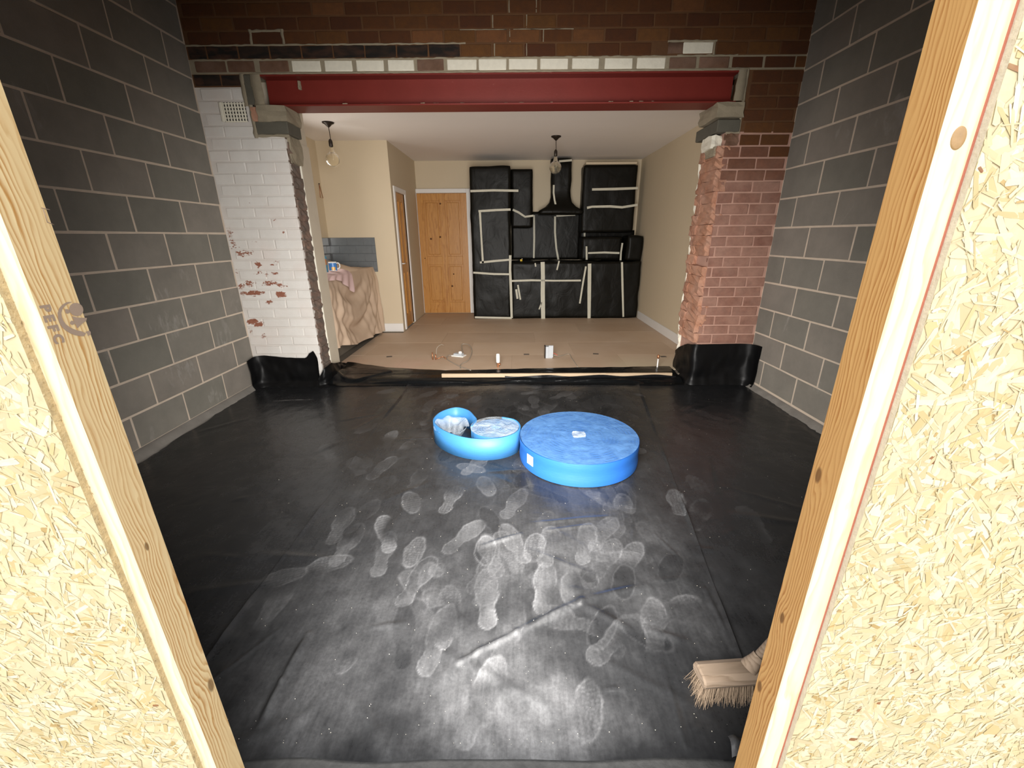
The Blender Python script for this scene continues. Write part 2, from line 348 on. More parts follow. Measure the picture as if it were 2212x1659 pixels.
def tube_me(name, pts, rad, n=8, cap=True):
    pts = [Vector(p) for p in pts]; rr = rad if isinstance(rad, (list, tuple)) else [rad]*len(pts)
    vs, fs = [], []; prev = None
    for i, p in enumerate(pts):
        t = (pts[min(i+1, len(pts)-1)] - pts[max(i-1, 0)]).normalized()
        if prev is None:
            u = t.cross(Vector((0, 0, 1)));
            if u.length < 1e-4: u = t.cross(Vector((1, 0, 0)))
        else: u = prev - t*prev.dot(t)
        u.normalize(); prev = u; w = t.cross(u)
        for k in range(n):
            a = 2*PI*k/n; vs.append(p + (u*math.cos(a) + w*math.sin(a))*rr[i])
    for i in range(len(pts)-1):
        for k in range(n):
            fs.append((i*n+k, i*n+(k+1) % n, (i+1)*n+(k+1) % n, (i+1)*n+k))
    if cap: fs.append(tuple(range(n-1, -1, -1))); fs.append(tuple(range((len(pts)-1)*n, len(pts)*n)))
    return mesh(name, vs, fs, True)
def smooth_path(pts, k=6):
    pts = [Vector(p) for p in pts]; out = []
    P = [pts[0]*2-pts[1]] + pts + [pts[-1]*2-pts[-2]]
    for i in range(1, len(P)-2):
        for j in range(k):
            t = j/k; a, b, c, d = P[i-1], P[i], P[i+1], P[i+2]
            out.append(0.5*((2*b) + (c-a)*t + (2*a-5*b+4*c-d)*t*t + (3*b-a-3*c+d)*t**3))
    out.append(pts[-1]); return out
def lathe_me(name, prof, n=20, loc=(0, 0, 0)):
    vs, fs = [], []
    for r, z in prof:
        for k in range(n): a = 2*PI*k/n; vs.append((loc[0]+r*math.cos(a), loc[1]+r*math.sin(a), loc[2]+z))
    for i in range(len(prof)-1):
        for k in range(n): fs.append((i*n+k, i*n+(k+1) % n, (i+1)*n+(k+1) % n, (i+1)*n+k))
    return mesh(name, vs, fs, True)
class VN:
    """lattice value noise on numpy arrays"""
    def __init__(s, seed): s.g = np.random.RandomState(seed).rand(128, 128)
    def __call__(s, x, y):
        x = np.asarray(x, float); y = np.asarray(y, float)
        xi = np.floor(x).astype(int); yi = np.floor(y).astype(int); fx = x-xi; fy = y-yi
        fx = fx*fx*(3-2*fx); fy = fy*fy*(3-2*fy); g = s.g
        a = g[xi % 128, yi % 128]; b = g[(xi+1) % 128, yi % 128]; c = g[xi % 128, (yi+1) % 128]; d = g[(xi+1) % 128, (yi+1) % 128]
        return (a*(1-fx)+b*fx)*(1-fy) + (c*(1-fx)+d*fx)*fy
    def fbm(s, x, y, o=4, gain=0.5):
        t = 0; a = 1; n = 0
        for i in range(o): t = t + a*s(x*2**i+17*i, y*2**i+31*i); n += a; a *= gain
        return t/n
def grid_me(name, P, smooth=True, dust=None, thick=False):
    """P: array (ny, nx, 3)"""
    ny, nx = P.shape[:2]
    me = bpy.data.meshes.new(name); me.vertices.add(ny*nx); me.vertices.foreach_set('co', P.reshape(-1).astype(np.float32))
    i = np.arange(ny*nx).reshape(ny, nx)
    q = np.stack([i[:-1, :-1], i[:-1, 1:], i[1:, 1:], i[1:, :-1]], -1).reshape(-1, 4)
    me.loops.add(q.size); me.loops.foreach_set('vertex_index', q.reshape(-1).astype(np.int32))
    me.polygons.add(len(q)); me.polygons.foreach_set('loop_start', (np.arange(len(q))*4).astype(np.int32))
    me.polygons.foreach_set('use_smooth', np.ones(len(q), bool))
    me.update(calc_edges=True)
    if dust is not None:
        at = me.attributes.new('dust', 'FLOAT', 'POINT'); at.data.foreach_set('value', dust.reshape(-1).astype(np.float32))
    return me

# ================================================================== SETTING
D = 3.84          # face of the old house wall
XL = -2.482       # face of the left block wall
ZF = -0.035       # membrane level
ZT = 3.15
YH = 0.575         # front of the hoarding studs
def ortho_wall(name, loc, rz, facing, jeven, zoff, label):
    """block wall; local y runs towards the house wall corner at 0, blocks to -y"""
    s = 1 if facing > 0 else -1
    w = struct(box(name, (-0.0018*s, -3.6, -0.25), (-0.24*s, 0.25, ZT), 'block_mortar'), label, 'wall')
    w.location = loc; w.rotation_euler = (0, 0, rz)
    var = []
    for v in range(5):
        me = box_me('concrete_block', (-0.5, -0.5, -0.5), (0.5, 0.5, 0.5), 0.0)
        bm = bmesh.new(); bm.from_mesh(me)
        for q in bm.verts: q.co = Vector((q.co.x*0.03, q.co.y*0.440, q.co.z*0.2145))
        bmesh.ops.bevel(bm, geom=bm.edges[:], offset=0.0035, segments=1, affect='EDGES')
        for q in bm.verts: q.co += Vector((R.uniform(-.0006, .0006), R.uniform(-.0022, .0022), R.uniform(-.0022, .0022)))
        bm.to_mesh(me); bm.free(); var.append(me); me.materials.append(MAT['block'])
    for k in range(-2, 12):
        z = (11-k)*0.225 + 0.1125 + zoff
        off = (jeven if k % 2 == 0 else jeven+0.225) % 0.45
        sd = off - 0.45
        while sd < 3.2:
            a, b = max(sd+0.005, -0.0), min(sd+0.445, 3.2)
            if b-a > 0.03:
                o = link('concrete_block', var[R.randrange(5)], None, w, (-0.0145*s - R.uniform(0, .0012)*s, -(a+b)/2, z), (0, 0, R.uniform(-.0012, .0012)), (1, (b-a)/0.440, 1))
            sd += 0.45
    return w
wall_l = ortho_wall('wall_left', (XL, D, 0), 0, 1, 0.2324, 0.0, 'dark grey concrete block wall on the left of the extension')
wall_r = ortho_wall('wall_right', (2.22, D, 0), 0.017, -1, -0.0017, 0.0166, 'dark grey concrete block wall on the right of the extension')
# mortar haunch at the foot of each block wall
def haunch(name, parent, s):
    ys = np.linspace(-3.0, 0.0, 90); prof = [(0.0, 0.004), (0.022, -0.004), (0.045, -0.028), (0.075, -0.055)]
    vn = VN(3 if s > 0 else 4); P = np.zeros((len(prof), 90, 3))
    for i, (dx, z) in enumerate(prof):
        j = vn(ys*9, np.full(90, i*3.1)) - 0.5; j2 = vn(ys*22+9, np.full(90, i*5.1)) - 0.5
        P[i, :, 0] = s*(dx + (0.03*j + 0.012*j2)*min(1, i*0.6)); P[i, :, 1] = ys; P[i, :, 2] = z + 0.012*j2*(i > 0)
    return link(name, grid_me(name, P if s < 0 else P[::-1]), 'concrete', parent)
haunch('mortar_haunch', wall_l, 1); haunch('mortar_haunch', wall_r, -1)

struct(box('floor', (-2.7, 0.60, -0.25), (2.6, 4.0, -0.05), 'slab'), 'dusty concrete slab of the extension under the black membrane', 'floor')
struct(box('ground', (-14, -16, -0.40), (14, 0.60, -0.12), 'ground'), 'bare ground outside in front of the hoarding', 'ground')
struct(box('ceiling', (-2.75, 0.55, ZT), (2.75, 4.3, ZT+0.15), 'roof'), 'dark boarded roof over the extension', 'ceiling')

# ------------------------------------------------------------------ old house wall (brick)
def multi(name, parts):
    """one mesh out of boxes with a material each"""
    bm = bmesh.new(); me = bpy.data.meshes.new(name); names = []
    for a, b, m in parts:
        if m not in names: names.append(m); me.materials.append(MAT[m])
        r = bmesh.ops.create_cube(bm, size=1)
        for v in r['verts']: v.co = Vector((a[i]+(b[i]-a[i])*(v.co[i]+0.5) for i in range(3)))
        for f in {f for v in r['verts'] for f in v.link_faces}: f.material_index = names.index(m)
    bm.to_mesh(me); bm.free(); return link(name, me, None)
T0 = D+0.005
wall_b = struct(multi('wall_back', [
    ((-2.75, T0, 2.60), (2.75, 4.25, ZT), 'mortar_up'), ((-2.75, T0, 2.505), (2.75, 4.25, 2.60), 'mortar_rep'),
    ((-2.75, T0, 2.42), (-2.07, 4.25, 2.505), 'mortar_up'), ((1.80, T0, 2.09), (2.75, 4.25, 2.505), 'mortar_up'),
    ((-2.75, T0, 2.08), (-2.07, 4.03, 2.42), 'white_mortar'), ((-2.75, T0, -0.25), (-1.845, 4.03, 2.08), 'white_mortar'),
    ((-2.75, 4.03, -0.25), (-1.85, 4.25, 2.505), 'plaster'), ((1.70, T0, -0.25), (2.75, 4.22, 2.09), 'mortar_pier'), ((1.74, 4.22, -0.25), (2.75, 4.25, 2.505), 'plaster'),
    ((-2.07, 4.07, 2.37), (1.80, 4.25, 2.505), 'plaster'), ((-1.90, T0+0.004, -0.2), (-1.843, 4.03, 2.09), 'mortar_rough')]), 'old brick house wall with a wide knocked-through opening under a steel beam', 'wall')
BV = {}
def brick_mesh(kind, i):
    key = (kind, i)
    if key not in BV:
        bm = bmesh.new(); bmesh.ops.create_cube(bm, size=1)
        for v in bm.verts: v.co = Vector((v.co.x*0.228, v.co.y*0.05, v.co.z*0.0745))
        bmesh.ops.bevel(bm, geom=bm.edges[:], offset=0.004, segments=1, affect='EDGES')
        for v in bm.verts: v.co += Vector((R.uniform(-.003, .003), R.uniform(-.0012, .0012), R.uniform(-.0022, .0022)))
        me = bpy.data.meshes.new('brick'); bm.to_mesh(me); bm.free(); me.materials.append(MAT[kind]); BV[key] = me
    return BV[key]
def brick(x0, x1, z0, z1, kind, y=D, j=0.002):
    return link('brick', brick_mesh(kind, R.randrange(4)), None, wall_b, ((x0+x1)/2, y+0.025+R.uniform(-j, j), (z0+z1)/2), (0, 0, R.uniform(-.004, .004)), ((x1-x0)/0.228, 1, (z1-z0)/0.0745))
J = 0.0055
XR = 2.235
def course(z0, z1, x0, x1, first, pitch, kind, gap=J):
    x = first - pitch*math.ceil((first-x0)/pitch)
    while x < x1:
        a, b = max(x+gap, x0), min(x+pitch-gap, x1)
        k = kind((a+b)/2) if callable(kind) else kind
        if b-a > 0.03 and k: brick(a, b, z0, z1, k)
        x += pitch
# upper wall: courses above the beam
zs = [2.605, 2.693, 2.781, 2.869, 2.957, 3.045]
for i, z in enumerate(zs):
    soot = (lambda x: 'brick_soot' if x < -0.55+0.25*math.sin(x*9) else 'brick_up') if i == 0 else 'brick_up'
    if i == 0: kindf = lambda x, s=soot: None if 1.16 < x < 1.53 else s(x)
    else: kindf = soot
    course(z, z+0.077, XL+0.01, XR, -2.335 if i % 2 == 0 else -2.215, 0.2415, kindf)
brick(1.282, 1.506, 2.612, 2.682, 'white_plain')
# the course over the beam: whitewashed bricks with thick light joints
for a, b in ((-1.699, -1.478), (-1.448, -1.235), (-1.203, -0.993), (-0.962, -0.761), (-0.508, -0.281), (-0.265, -0.054), (-0.034, 0.182), (0.207, 0.416), (0.45, 0.652), (0.694, 0.91), (0.942, 1.158)):
    brick(a, b, 2.518, 2.588, 'white_plain')
for a, b in ((-0.735, -0.535), (1.19, 1.39), (1.415, 1.64), (-1.945, -1.725), (-2.19, -1.985), (-2.44, -2.205)): brick(a, b, 2.518, 2.59, 'brick_brown')
for a, b in ((1.665, 1.90), (1.915, 2.14), (2.15, XR)): brick(a, b, 2.518, 2.59, 'brick_up')
for a, b in ((-2.46, -2.27), (-2.26, -2.03), (-2.47, -2.40)): brick(a, b, 2.43, 2.502, 'brick_soot')
# left white pier and right red pier
k = 0
while True:
    z1 = 2.507 - 0.0858*(k+1) + 0.0765; z0 = z1 - 0.0765 + 0.002
    if z0 < -0.03: break
    if z1 < 2.43:
        xr = -2.075 if z1 > 2.10 else -1.842
        off = -2.32 if k % 2 == 0 else -2.20
        if 2.185 < (z0+z1)/2 < 2.30: course(z0, z1, XL+0.006, -2.31, off, 0.2445, 'white', 0.004)
        else: course(z0, z1, XL+0.006, xr, off, 0.2445, 'white', 0.004)
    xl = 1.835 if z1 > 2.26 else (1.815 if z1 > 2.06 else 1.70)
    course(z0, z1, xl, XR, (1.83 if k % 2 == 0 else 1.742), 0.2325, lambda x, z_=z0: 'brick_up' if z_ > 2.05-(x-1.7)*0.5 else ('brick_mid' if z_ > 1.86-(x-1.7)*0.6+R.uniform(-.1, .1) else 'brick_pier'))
    k += 1
def rubble_me(name, sx, sy, sz, amp, seed):
    bm = bmesh.new(); bmesh.ops.create_cube(bm, size=1); bmesh.ops.subdivide_edges(bm, edges=bm.edges[:], cuts=2, use_grid_fill=True)
    rr = random.Random(seed)
    for v in bm.verts:
        l = v.co.copy(); k = 1 - 0.05*(max(0, abs(l.x)*2-0.6) + max(0, abs(l.y)*2-0.6) + max(0, abs(l.z)*2-0.6))/1.2
        v.co = Vector((l.x*sx*k + rr.uniform(-amp, amp), l.y*sy*k + rr.uniform(-amp, amp), l.z*sz*k + rr.uniform(-amp, amp)*0.6))
    me = bpy.data.meshes.new(name); bm.to_mesh(me); bm.free(); return me
RB = [rubble_me('broken_brick', 0.10, 0.265, 0.088, 0.008, 50+i) for i in range(6)]
for m in RB: m.materials.append(MAT['broken_pink'])
RB2 = [rubble_me('broken_brick', 0.10, 0.14, 0.086, 0.010, 80+i) for i in range(6)]
for m in RB2: m.materials.append(MAT['broken_pink'])
RG = [rubble_me('broken_brick', 0.07, 0.168, 0.088, 0.007, 110+i) for i in range(6)]
for m in RG: m.materials.append(MAT['broken_grey'])
z = 0.372; i = 0
while z < 1.98:
    if i != 8: link('broken_brick', RB[R.randrange(6)], None, wall_b, (1.712+R.uniform(-.012, .008), 3.975+R.uniform(-.01, .015), z+0.038), (R.uniform(-.06, .06), R.uniform(-.05, .05), R.uniform(-.05, .05)))
    link('broken_brick', RB2[R.randrange(6)], None, wall_b, (1.715+R.uniform(-.02, .012), 4.16+R.uniform(-.01, .01), z+0.038), (R.uniform(-.1, .1), R.uniform(-.08, .08), R.uniform(-.1, .1)))
    z += 0.0858; i += 1
z = 0.08
while z < 2.06:
    link('broken_brick', RG[R.randrange(6)], None, wall_b, (-1.872+R.uniform(-.008, .006), 3.944, z+0.04), (R.uniform(-.05, .05), R.uniform(-.08, .08), R.uniform(-.04, .04)))
    z += 0.0858
# plaster of the left reveal and its bright bead, white plaster edge on the right
box('plaster_reveal', (-1.855, 4.045, 0.0), (-1.838, 4.25, 2.075), 'plaster', wall_b)
box('plaster_bead', (-1.862, 4.028, 0.0), (-1.832, 4.046, 2.055), 'bead', wall_b, 0.003)
def ragged(name, x0, x1, y0, y1, z0, z1, mat, n=40, amp=0.008, seed=1):
    rr = random.Random(seed); vs = []; fs = []
    for i in range(n+1):
        z = z0+(z1-z0)*i/n
        for (x, y) in ((x0, y0), (x1, y0), (x1, y1), (x0, y1)): vs.append((x+rr.uniform(-amp, amp), y+rr.uniform(-amp, amp)*0.6, z))
    for i in range(n):
        for k in range(4): fs.append((i*4+k, i*4+(k+1) % 4, (i+1)*4+(k+1) % 4, (i+1)*4+k))
    fs += [(3, 2, 1, 0), tuple(n*4+k for k in range(4))]
    return link(name, mesh(name, vs, fs), mat, wall_b)
ragged('plaster_edge', 1.678, 1.74, 4.225, 4.25, 0.15, 2.0, 'bead', 44, 0.010, 5)
# repair mortar: proud irregular strips
def smear(x0, x1, z0, z1, y=D-0.002, amp=0.006, seed=None, mat='mortar_rep', t=0.012):
    rr = random.Random(seed or R.random()); L = max(x1-x0, z1-z0); n = max(3, int(L/0.03)); hor = (x1-x0) >= (z1-z0)
    vs, fs = [], []
    for i in range(n+1):
        u = i/n
        a, b = (z0, z1) if hor else (x0, x1)
        c = (x0+(x1-x0)*u) if hor else (z0+(z1-z0)*u)
        lo = a+rr.uniform(-amp, amp*0.4); hi = b+rr.uniform(-amp*0.4, amp); yy = y+rr.uniform(-.002, .002)
        for (q, dy) in ((lo, t), (lo+0.004, 0), (hi-0.004, 0), (hi, t)):
            vs.append((c, yy+dy, q) if hor else (q, yy+dy, c))
    for i in range(n):
        for k in range(3): fs.append((i*4+k, i*4+k+1, (i+1)*4+k+1, (i+1)*4+k) if hor else ((i+1)*4+k, (i+1)*4+k+1, i*4+k+1, i*4+k))
    return link('mortar_joint', mesh('mortar_joint', vs, fs, True), mat, wall_b)
smear(XL, -0.36, 2.683, 2.695, amp=0.004, seed=1)
smear(-2.0, 1.78, 2.502, 2.514, amp=0.004, seed=2); smear(-2.45, 1.16, 2.590, 2.602, amp=0.005, seed=3)
smear(-1.985, -1.965, 2.69, 2.785, seed=4); smear(-1.745, -1.725, 2.69, 2.785, seed=5); smear(-1.985, -1.725, 2.768, 2.786, seed=6)
smear(1.16, 1.53, 2.684, 2.698, seed=7, amp=0.004); smear(1.508, 1.525, 2.60, 2.69, seed=8, amp=0.004); smear(1.165, 1.275, 2.61, 2.685, seed=9, mat='brick_brown')
smear(1.24, 1.70, 2.592, 2.606, seed=10); smear(1.787, 1.805, 2.09, 2.51, seed=11, amp=0.005); smear(1.64, 1.80, 2.503, 2.52, seed=12)
for x in (-0.143, 0.10, -0.03, 0.17): smear(x-0.006, x+0.006, 2.605 if x in (-0.143, 0.10) else 2.87, 2.683 if x in (-0.143, 0.10) else 2.945, amp=0.002, seed=int(x*999)+500)
for x in (-0.152, 0.099): smear(x-0.006, x+0.006, 2.78, 2.858, amp=0.002, seed=int(x*999)+800)
for x in (-0.026, 0.226): smear(x-0.006, x+0.006, 2.692, 2.772, amp=0.002, seed=int(x*999)+900)
smear(0.0, 0.45, 2.768, 2.776, amp=0.002, seed=31); smear(-0.40, -0.05, 2.768, 2.776, amp=0.002, seed=32)
# ------- bearings of the beam
smear(-2.115, -2.085, 2.29, 2.505, seed=13, y=D-0.006); smear(-2.03, -1.955, 2.29, 2.50, seed=14, y=D-0.01, amp=0.012)
box('dark_slot', (-2.085, D-0.004, 2.30), (-2.03, D+0.06, 2.50), 'padstone', wall_b, 0.003)  # dark box put in for the shade of the slot between mortar strips
link('mortar_bed', rubble_me('mortar_bed', 0.235, 0.26, 0.115, 0.006, 201), 'mortar_rep', wall_b, (-1.905, 3.945, 2.238))
link('brick_piece', rubble_me('brick_piece', 0.07, 0.06, 0.10, 0.004, 202), 'broken_pink', wall_b, (-2.04, 3.862, 2.235))
box('padstone', (-2.055, 3.832, 2.098), (-1.80, 4.06, 2.186), 'padstone', wall_b, 0.006)
smear(-2.085, -2.055, 2.07, 2.30, seed=15, y=D-0.006); smear(-2.08, -1.80, 2.078, 2.098, seed=16, y=D-0.005)
link('mortar_lump', rubble_me('mortar_lump', 0.05, 0.20, 0.22, 0.008, 203), 'mortar_rep', wall_b, (-1.852, 3.98, 2.0))
link('mortar_bed', rubble_me('mortar_bed', 0.225, 0.36, 0.112, 0.010, 204), 'mortar_rep', wall_b, (1.695, 3.99, 2.235))
box('padstone', (1.615, 3.832, 2.088), (1.795, 4.26, 2.175), 'padstone', wall_b, 0.006)
smear(1.69, 1.80, 2.075, 2.09, seed=17, y=D-0.004)
link('mortar_lump', rubble_me('mortar_lump', 0.09, 0.20, 0.10, 0.008, 205), 'white_plain', wall_b, (1.655, 4.0, 2.03))
link('mortar_lump', rubble_me('mortar_lump', 0.10, 0.10, 0.09, 0.006, 206), 'brick_brown', wall_b, (1.75, 3.885, 2.035))
smear(1.725, 1.79, 2.30, 2.505, seed=18, y=D-0.004, amp=0.01)
link('mortar_lump', rubble_me('mortar_lump', 0.14, 0.18, 0.07, 0.008, 207), 'mortar_rep', wall_b, (1.70, 3.96, 1.955))
# hole left in the right reveal is an open pocket: dark liner
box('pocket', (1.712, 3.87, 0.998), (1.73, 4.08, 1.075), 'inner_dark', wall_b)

# ------------------------------------------------------------------ steel beam
beam = empty('steel_beam', (0, 3.945, 2.29)); tag(beam, 'red painted steel beam spanning the knocked-through opening', 'beam')
bx0, bx1 = -1.965, 1.735
box('bottom_flange', (bx0, -0.103, 0.0), (bx1, 0.103, 0.012), 'steel', beam, 0.002)
box('web', (bx0, -0.0045, 0.012), (bx1, 0.0045, 0.20), 'steel', beam)
box('top_flange', (bx0, -0.103, 0.200), (bx1, 0.103, 0.212), 'steel', beam, 0.002)
link('mortar_drip', rubble_me('mortar_drip', 0.018, 0.02, 0.06, 0.003, 9), 'mortar_rep', beam, (-1.70, -0.012, 0.165))
for i in range(16):
    x = R.uniform(-1.7, 1.3); link('mortar_splash', rubble_me('mortar_splash', R.uniform(.012, .04), 0.012, 0.006, 0.002, 300+i), 'mortar_rep', beam, (x, -0.098+R.uniform(0, .02), 0.0135))

# ------------------------------------------------------------------ kitchen shell
YK, XKL, XKR, YA, XA, ZC, ZK = 7.6, -2.52, 2.06, 6.04, -1.61, 2.47, 0.015
struct(box('wall_kitchen_back', (XA-0.1, YK, -0.1), (XKR+0.1, YK+0.12, ZC), 'cream'), 'cream painted far wall of the kitchen behind the wrapped units', 'wall')
struct(box('wall_kitchen_right', (XKR, 4.25, -0.1), (XKR+0.12, YK, ZC), 'cream'), 'cream painted right wall of the kitchen', 'wall')
struct(box('wall_kitchen_left', (XKL-0.12, 4.25, -0.1), (XKL, YA, ZC), 'cream'), 'cream painted left wall of the kitchen behind the sheeted worktop', 'wall')
struct(box('wall_alcove', (XKL-0.12, YA, -0.1), (XA-0.11, YA+0.11, ZC), 'cream'), 'cream wall facing the opening above the grey tiles', 'wall')
struct(boxes_me and multi('wall_cupboard', [((XA-0.11, YA, -0.1), (XA, 6.20, ZC), 'cream'), ((XA-0.11, 6.20, 1.90), (XA, 6.72, ZC), 'cream'), ((XA-0.11, 6.72, -0.1), (XA, YK, ZC), 'cream')]), 'narrow cream side wall with the half hidden pine door', 'wall')
struct(box('ceiling_kitchen', (XKL-0.12, 4.07, ZC), (XKR+0.12, YK+0.12, ZC+0.1), 'ceiling'), 'white painted kitchen ceiling', 'ceiling')
fk = struct(box('floor_kitchen', (XKL, 4.02, -0.15), (XKR, YK, ZK-0.006), 'dark_floor'), 'kitchen floor covered with tan hardboard protection sheets', 'floor')
# protection boards
rowy = [4.14, 4.72, 5.33, 5.94, 6.55, 7.16, 7.59]
for r in range(len(rowy)-1):
    off = [-0.55, -1.05, -0.25, -0.8, -0.45, -1.1][r]; x = -1.92 + off
    while x < XKR:
        a, b = max(x+0.0004, -1.915 if r < 3 else (-1.60)), min(x+1.2196, XKR-0.004)
        y0, y1 = rowy[r]+0.0005, rowy[r+1]-0.0005
        if b-a > 0.05: box('hardboard_sheet', (a, y0, ZK-0.006), (b, y1, ZK+R.uniform(-.0006, .0006)), 'floorboard', fk, 0.0008)
        x += 1.22
def skirting(name, a, b, label): return struct(box(name, a, b, 'trim', None, 0.006), label, 'skirting')
skirting('baseboard_right', (XKR-0.018, 4.26, ZK), (XKR, 7.0, ZK+0.12), 'white skirting board along the right kitchen wall')
skirting('baseboard_alcove', (-1.905, YA-0.018, ZK), (XA, YA, ZK+0.12), 'short white skirting board beside the draped dust sheet')
# doors
def pine_door(name, w, h, label):
    """local: x across, face towards -y, base at z 0"""
    d = empty(name); d['kind'] = 'structure'; d['label'] = label; d['category'] = 'door'
    st = 0.105; mid = 0.46*h
    for a, b in (((0, 0.010, 0), (st, 0.045, h)), ((w-st, 0.010, 0), (w, 0.045, h)), ((w/2-0.045, 0.010, 0), (w/2+0.045, 0.045, h))): box('stile', a, b, 'pine', d, 0.003)
    for z0, z1 in ((0, 0.19), (mid-0.07, mid+0.07), (h-0.11, h)):
        for xa, xb in ((st, w/2-0.045), (w/2+0.045, w-st)): box('rail', (xa, 0.010, z0), (xb, 0.045, z1), 'pine', d, 0.003)
    for z0, z1 in ((0.19, mid-0.07), (mid+0.07, h-0.11)):
        for xa, xb in ((st, w/2-0.045), (w/2+0.045, w-st)):
            p = box('panel', (xa, 0.026, z0), (xb, 0.036, z1), 'pine', d); box('raised_field', (xa+0.03, 0.016, z0+0.03), (xb-0.03, 0.030, z1-0.03), 'pine', p, 0.006)
    return d
def frame(name, parent, w, h, aw=0.065):
    for a, b in (((-aw, -0.018, 0), (0.0, 0.03, h+aw)), ((w, -0.018, 0), (w+aw, 0.03, h+aw)), ((0, -0.018, h), (w, 0.03, h+aw))): box(name, a, b, 'trim', parent, 0.004)
d1 = pine_door('door_1', 0.82, 1.965, 'orange pine four panel door in the far kitchen wall'); d1.location = (-1.605, YK-0.045, ZK+0.008); frame('architrave', d1, 0.82, 1.967)
for (px, py, r_) in ((951, 440, .014), (931, 516, .016), (951, 512, .015), (980, 592, .012), (977, 618, .016), (918, 558, .009)):
    q = atY(px, py, YK-0.036); link('knot', lathe_me('knot', [(0.0001, 0.0), (r_, 0.0), (r_*0.9, -0.002), (0.0001, -0.002)], 10), 'knot', d1, (q.x+1.605, 0.0085, q.z-ZK-0.008), (PI/2, 0, 0))
d2 = pine_door('door_2', 0.52, 1.87, 'narrow orange pine door seen edge on beside the alcove'); d2.location = (XA-0.001, 6.72, ZK+0.008); d2.rotation_euler = (0, 0, PI/2+PI); frame('architrave', d2, 0.52, 1.872)
hd = link('door_handle', tube_me('door_handle', [(0.06, 0.012, 0.93), (0.06, -0.03, 0.93), (0.14, -0.034, 0.93)], 0.008, 8), 'trim', d2)
d2.rotation_euler = (0, 0, PI/2); d2.location = (XA-0.001, 6.20, ZK+0.008)
# ------------------------------------------------------------------ hoarding round the doorway
XSL, XSR = -0.642, 0.510
def osb(name, x0, x1, z0, z1, label, seed, n):
    b = tag(box(name, (x0, YH-0.011, z0), (x1, YH, z1), 'osb_core'), label, 'board', 'hoarding boards')
    b.data.materials.append(MAT['osb_edge' if x0 < 0 else 'osb_edge_pale'])
    for p in b.data.polygons:
        if abs(p.normal.y) < 0.5: p.material_index = 1
    rs = np.random.RandomState(seed); V, F, C = [], [], []
    pal = np.array([(0.66, 0.57, 0.36), (0.70, 0.63, 0.44), (0.61, 0.51, 0.29), (0.58, 0.45, 0.22), (0.63, 0.53, 0.32), (0.72, 0.66, 0.50), (0.46, 0.31, 0.12), (0.27, 0.10, 0.035)])
    pr = np.array([.22, .2, .18, .10, .14, .12, .033, .007])
    yb = YH-0.0112
    lay = ((0.27, (.035, .085), (.009, .024)), (0.45, (.018, .055), (.004, .011)), (0.28, (.010, .045), (.0012, .004)))
    for i in range(n):
        c = rs.choice(8, p=pr); fr = i/n; li = 0 if fr < .27 else (1 if fr < .72 else 2); L = rs.uniform(*lay[li][1]); wd_ = rs.uniform(*lay[li][2])
        if c >= 6: L *= 0.35; wd_ *= 0.7
        cx, cz = rs.uniform(x0+0.004, x1-0.004), rs.uniform(z0+0.004, z1-0.004)
        an = rs.normal(PI/3 if rs.rand() < 0.5 else -PI/4, 0.8); ca, sa = math.cos(an), math.sin(an)
        y = yb - 0.0012*fr - 0.0002*rs.rand()
        k = len(V); prof = ((-.5, -.25*rs.uniform(0, 1)), (-.42, -.5), (.40, -.5*rs.uniform(.5, 1)), (.5, rs.uniform(-.3, .3)), (.42, .5), (-.4, .5*rs.uniform(.6, 1)))
        for (u, v) in prof:
            xx = cx + u*L*ca - v*wd_*sa; zz = cz + u*L*sa + v*wd_*ca
            V.append((min(max(xx, x0), x1), y - 0.0004*rs.rand(), min(max(zz, z0), z1)))
        F.append(tuple(k+j for j in range(6))); col = pal[c]*rs.uniform(0.86, 1.06); C += [tuple(col)+(1,)]*6
    me = mesh('osb_strands', V, F)
    at = me.color_attributes.new('col', 'FLOAT_COLOR', 'CORNER'); at.data.foreach_set('color', np.array(C, np.float32).reshape(-1))
    s = link('osb_strands', me, 'osb', b); s['kind'] = 'stuff'
    return b
osb_l = osb('osb_board', XL+0.005, -0.668, -0.11, 2.05, 'pale oriented strand board left of the doorway with a rough brown cut edge', 11, 24000)
osb_r = osb('osb_board', 0.552, 2.262, -0.11, 2.05, 'pale oriented strand board right of the doorway with a red line along its edge', 12, 24000)
box('red_edge_line', (0.5500, YH-0.0015, -0.11), (0.5522, YH+0.0, 2.05), 'red_line', osb_r)
ragged_n = 120
def sawn_edge(parent, x, seed):
    rr = random.Random(seed); vs, fs = [], []
    for i in range(260):
        z = -0.10+2.1*rr.random(); y = YH-0.011*rr.random(); s_ = rr.uniform(.002, .006); k = len(vs)
        for j in range(3): vs.append((x+rr.uniform(-.0005, .0025), y+rr.uniform(-s_, s_)*.5, z+rr.uniform(-s_, s_)*1.6))
        fs.append((k, k+1, k+2))
    o = link('frayed_edge', mesh('frayed_edge', vs, fs), 'osb_edge', parent); o['kind'] = 'stuff'
sawn_edge(osb_l, -0.668, 4)
def stud(name, x0, x1, mat, label, fmat='sapwood', zt=2.05, grp='hoarding studs'):
    me = box_me(name, (x0, 0, -0.045), (x1, 0.063, zt), 0.002)
    o = tag(link(name, me, mat, None, (0, YH, 0)), label, 'timber', grp)
    if fmat:
        me.materials.append(MAT[fmat])
        for p in me.polygons:
            if p.normal.y < -0.5: p.material_index = 1
    return o
def shift(o, x):   # object origin onto the visible arris so that the grain texture starts there
    o.data.transform(Matrix.Translation((-x, 0, 0))); o.location.x = x
stL = stud('timber_stud', XSL-0.06, XSL, 'stud_l', 'pale pine stud with a grey printed stamp left of the doorway', 'sapwood'); shift(stL, XSL)
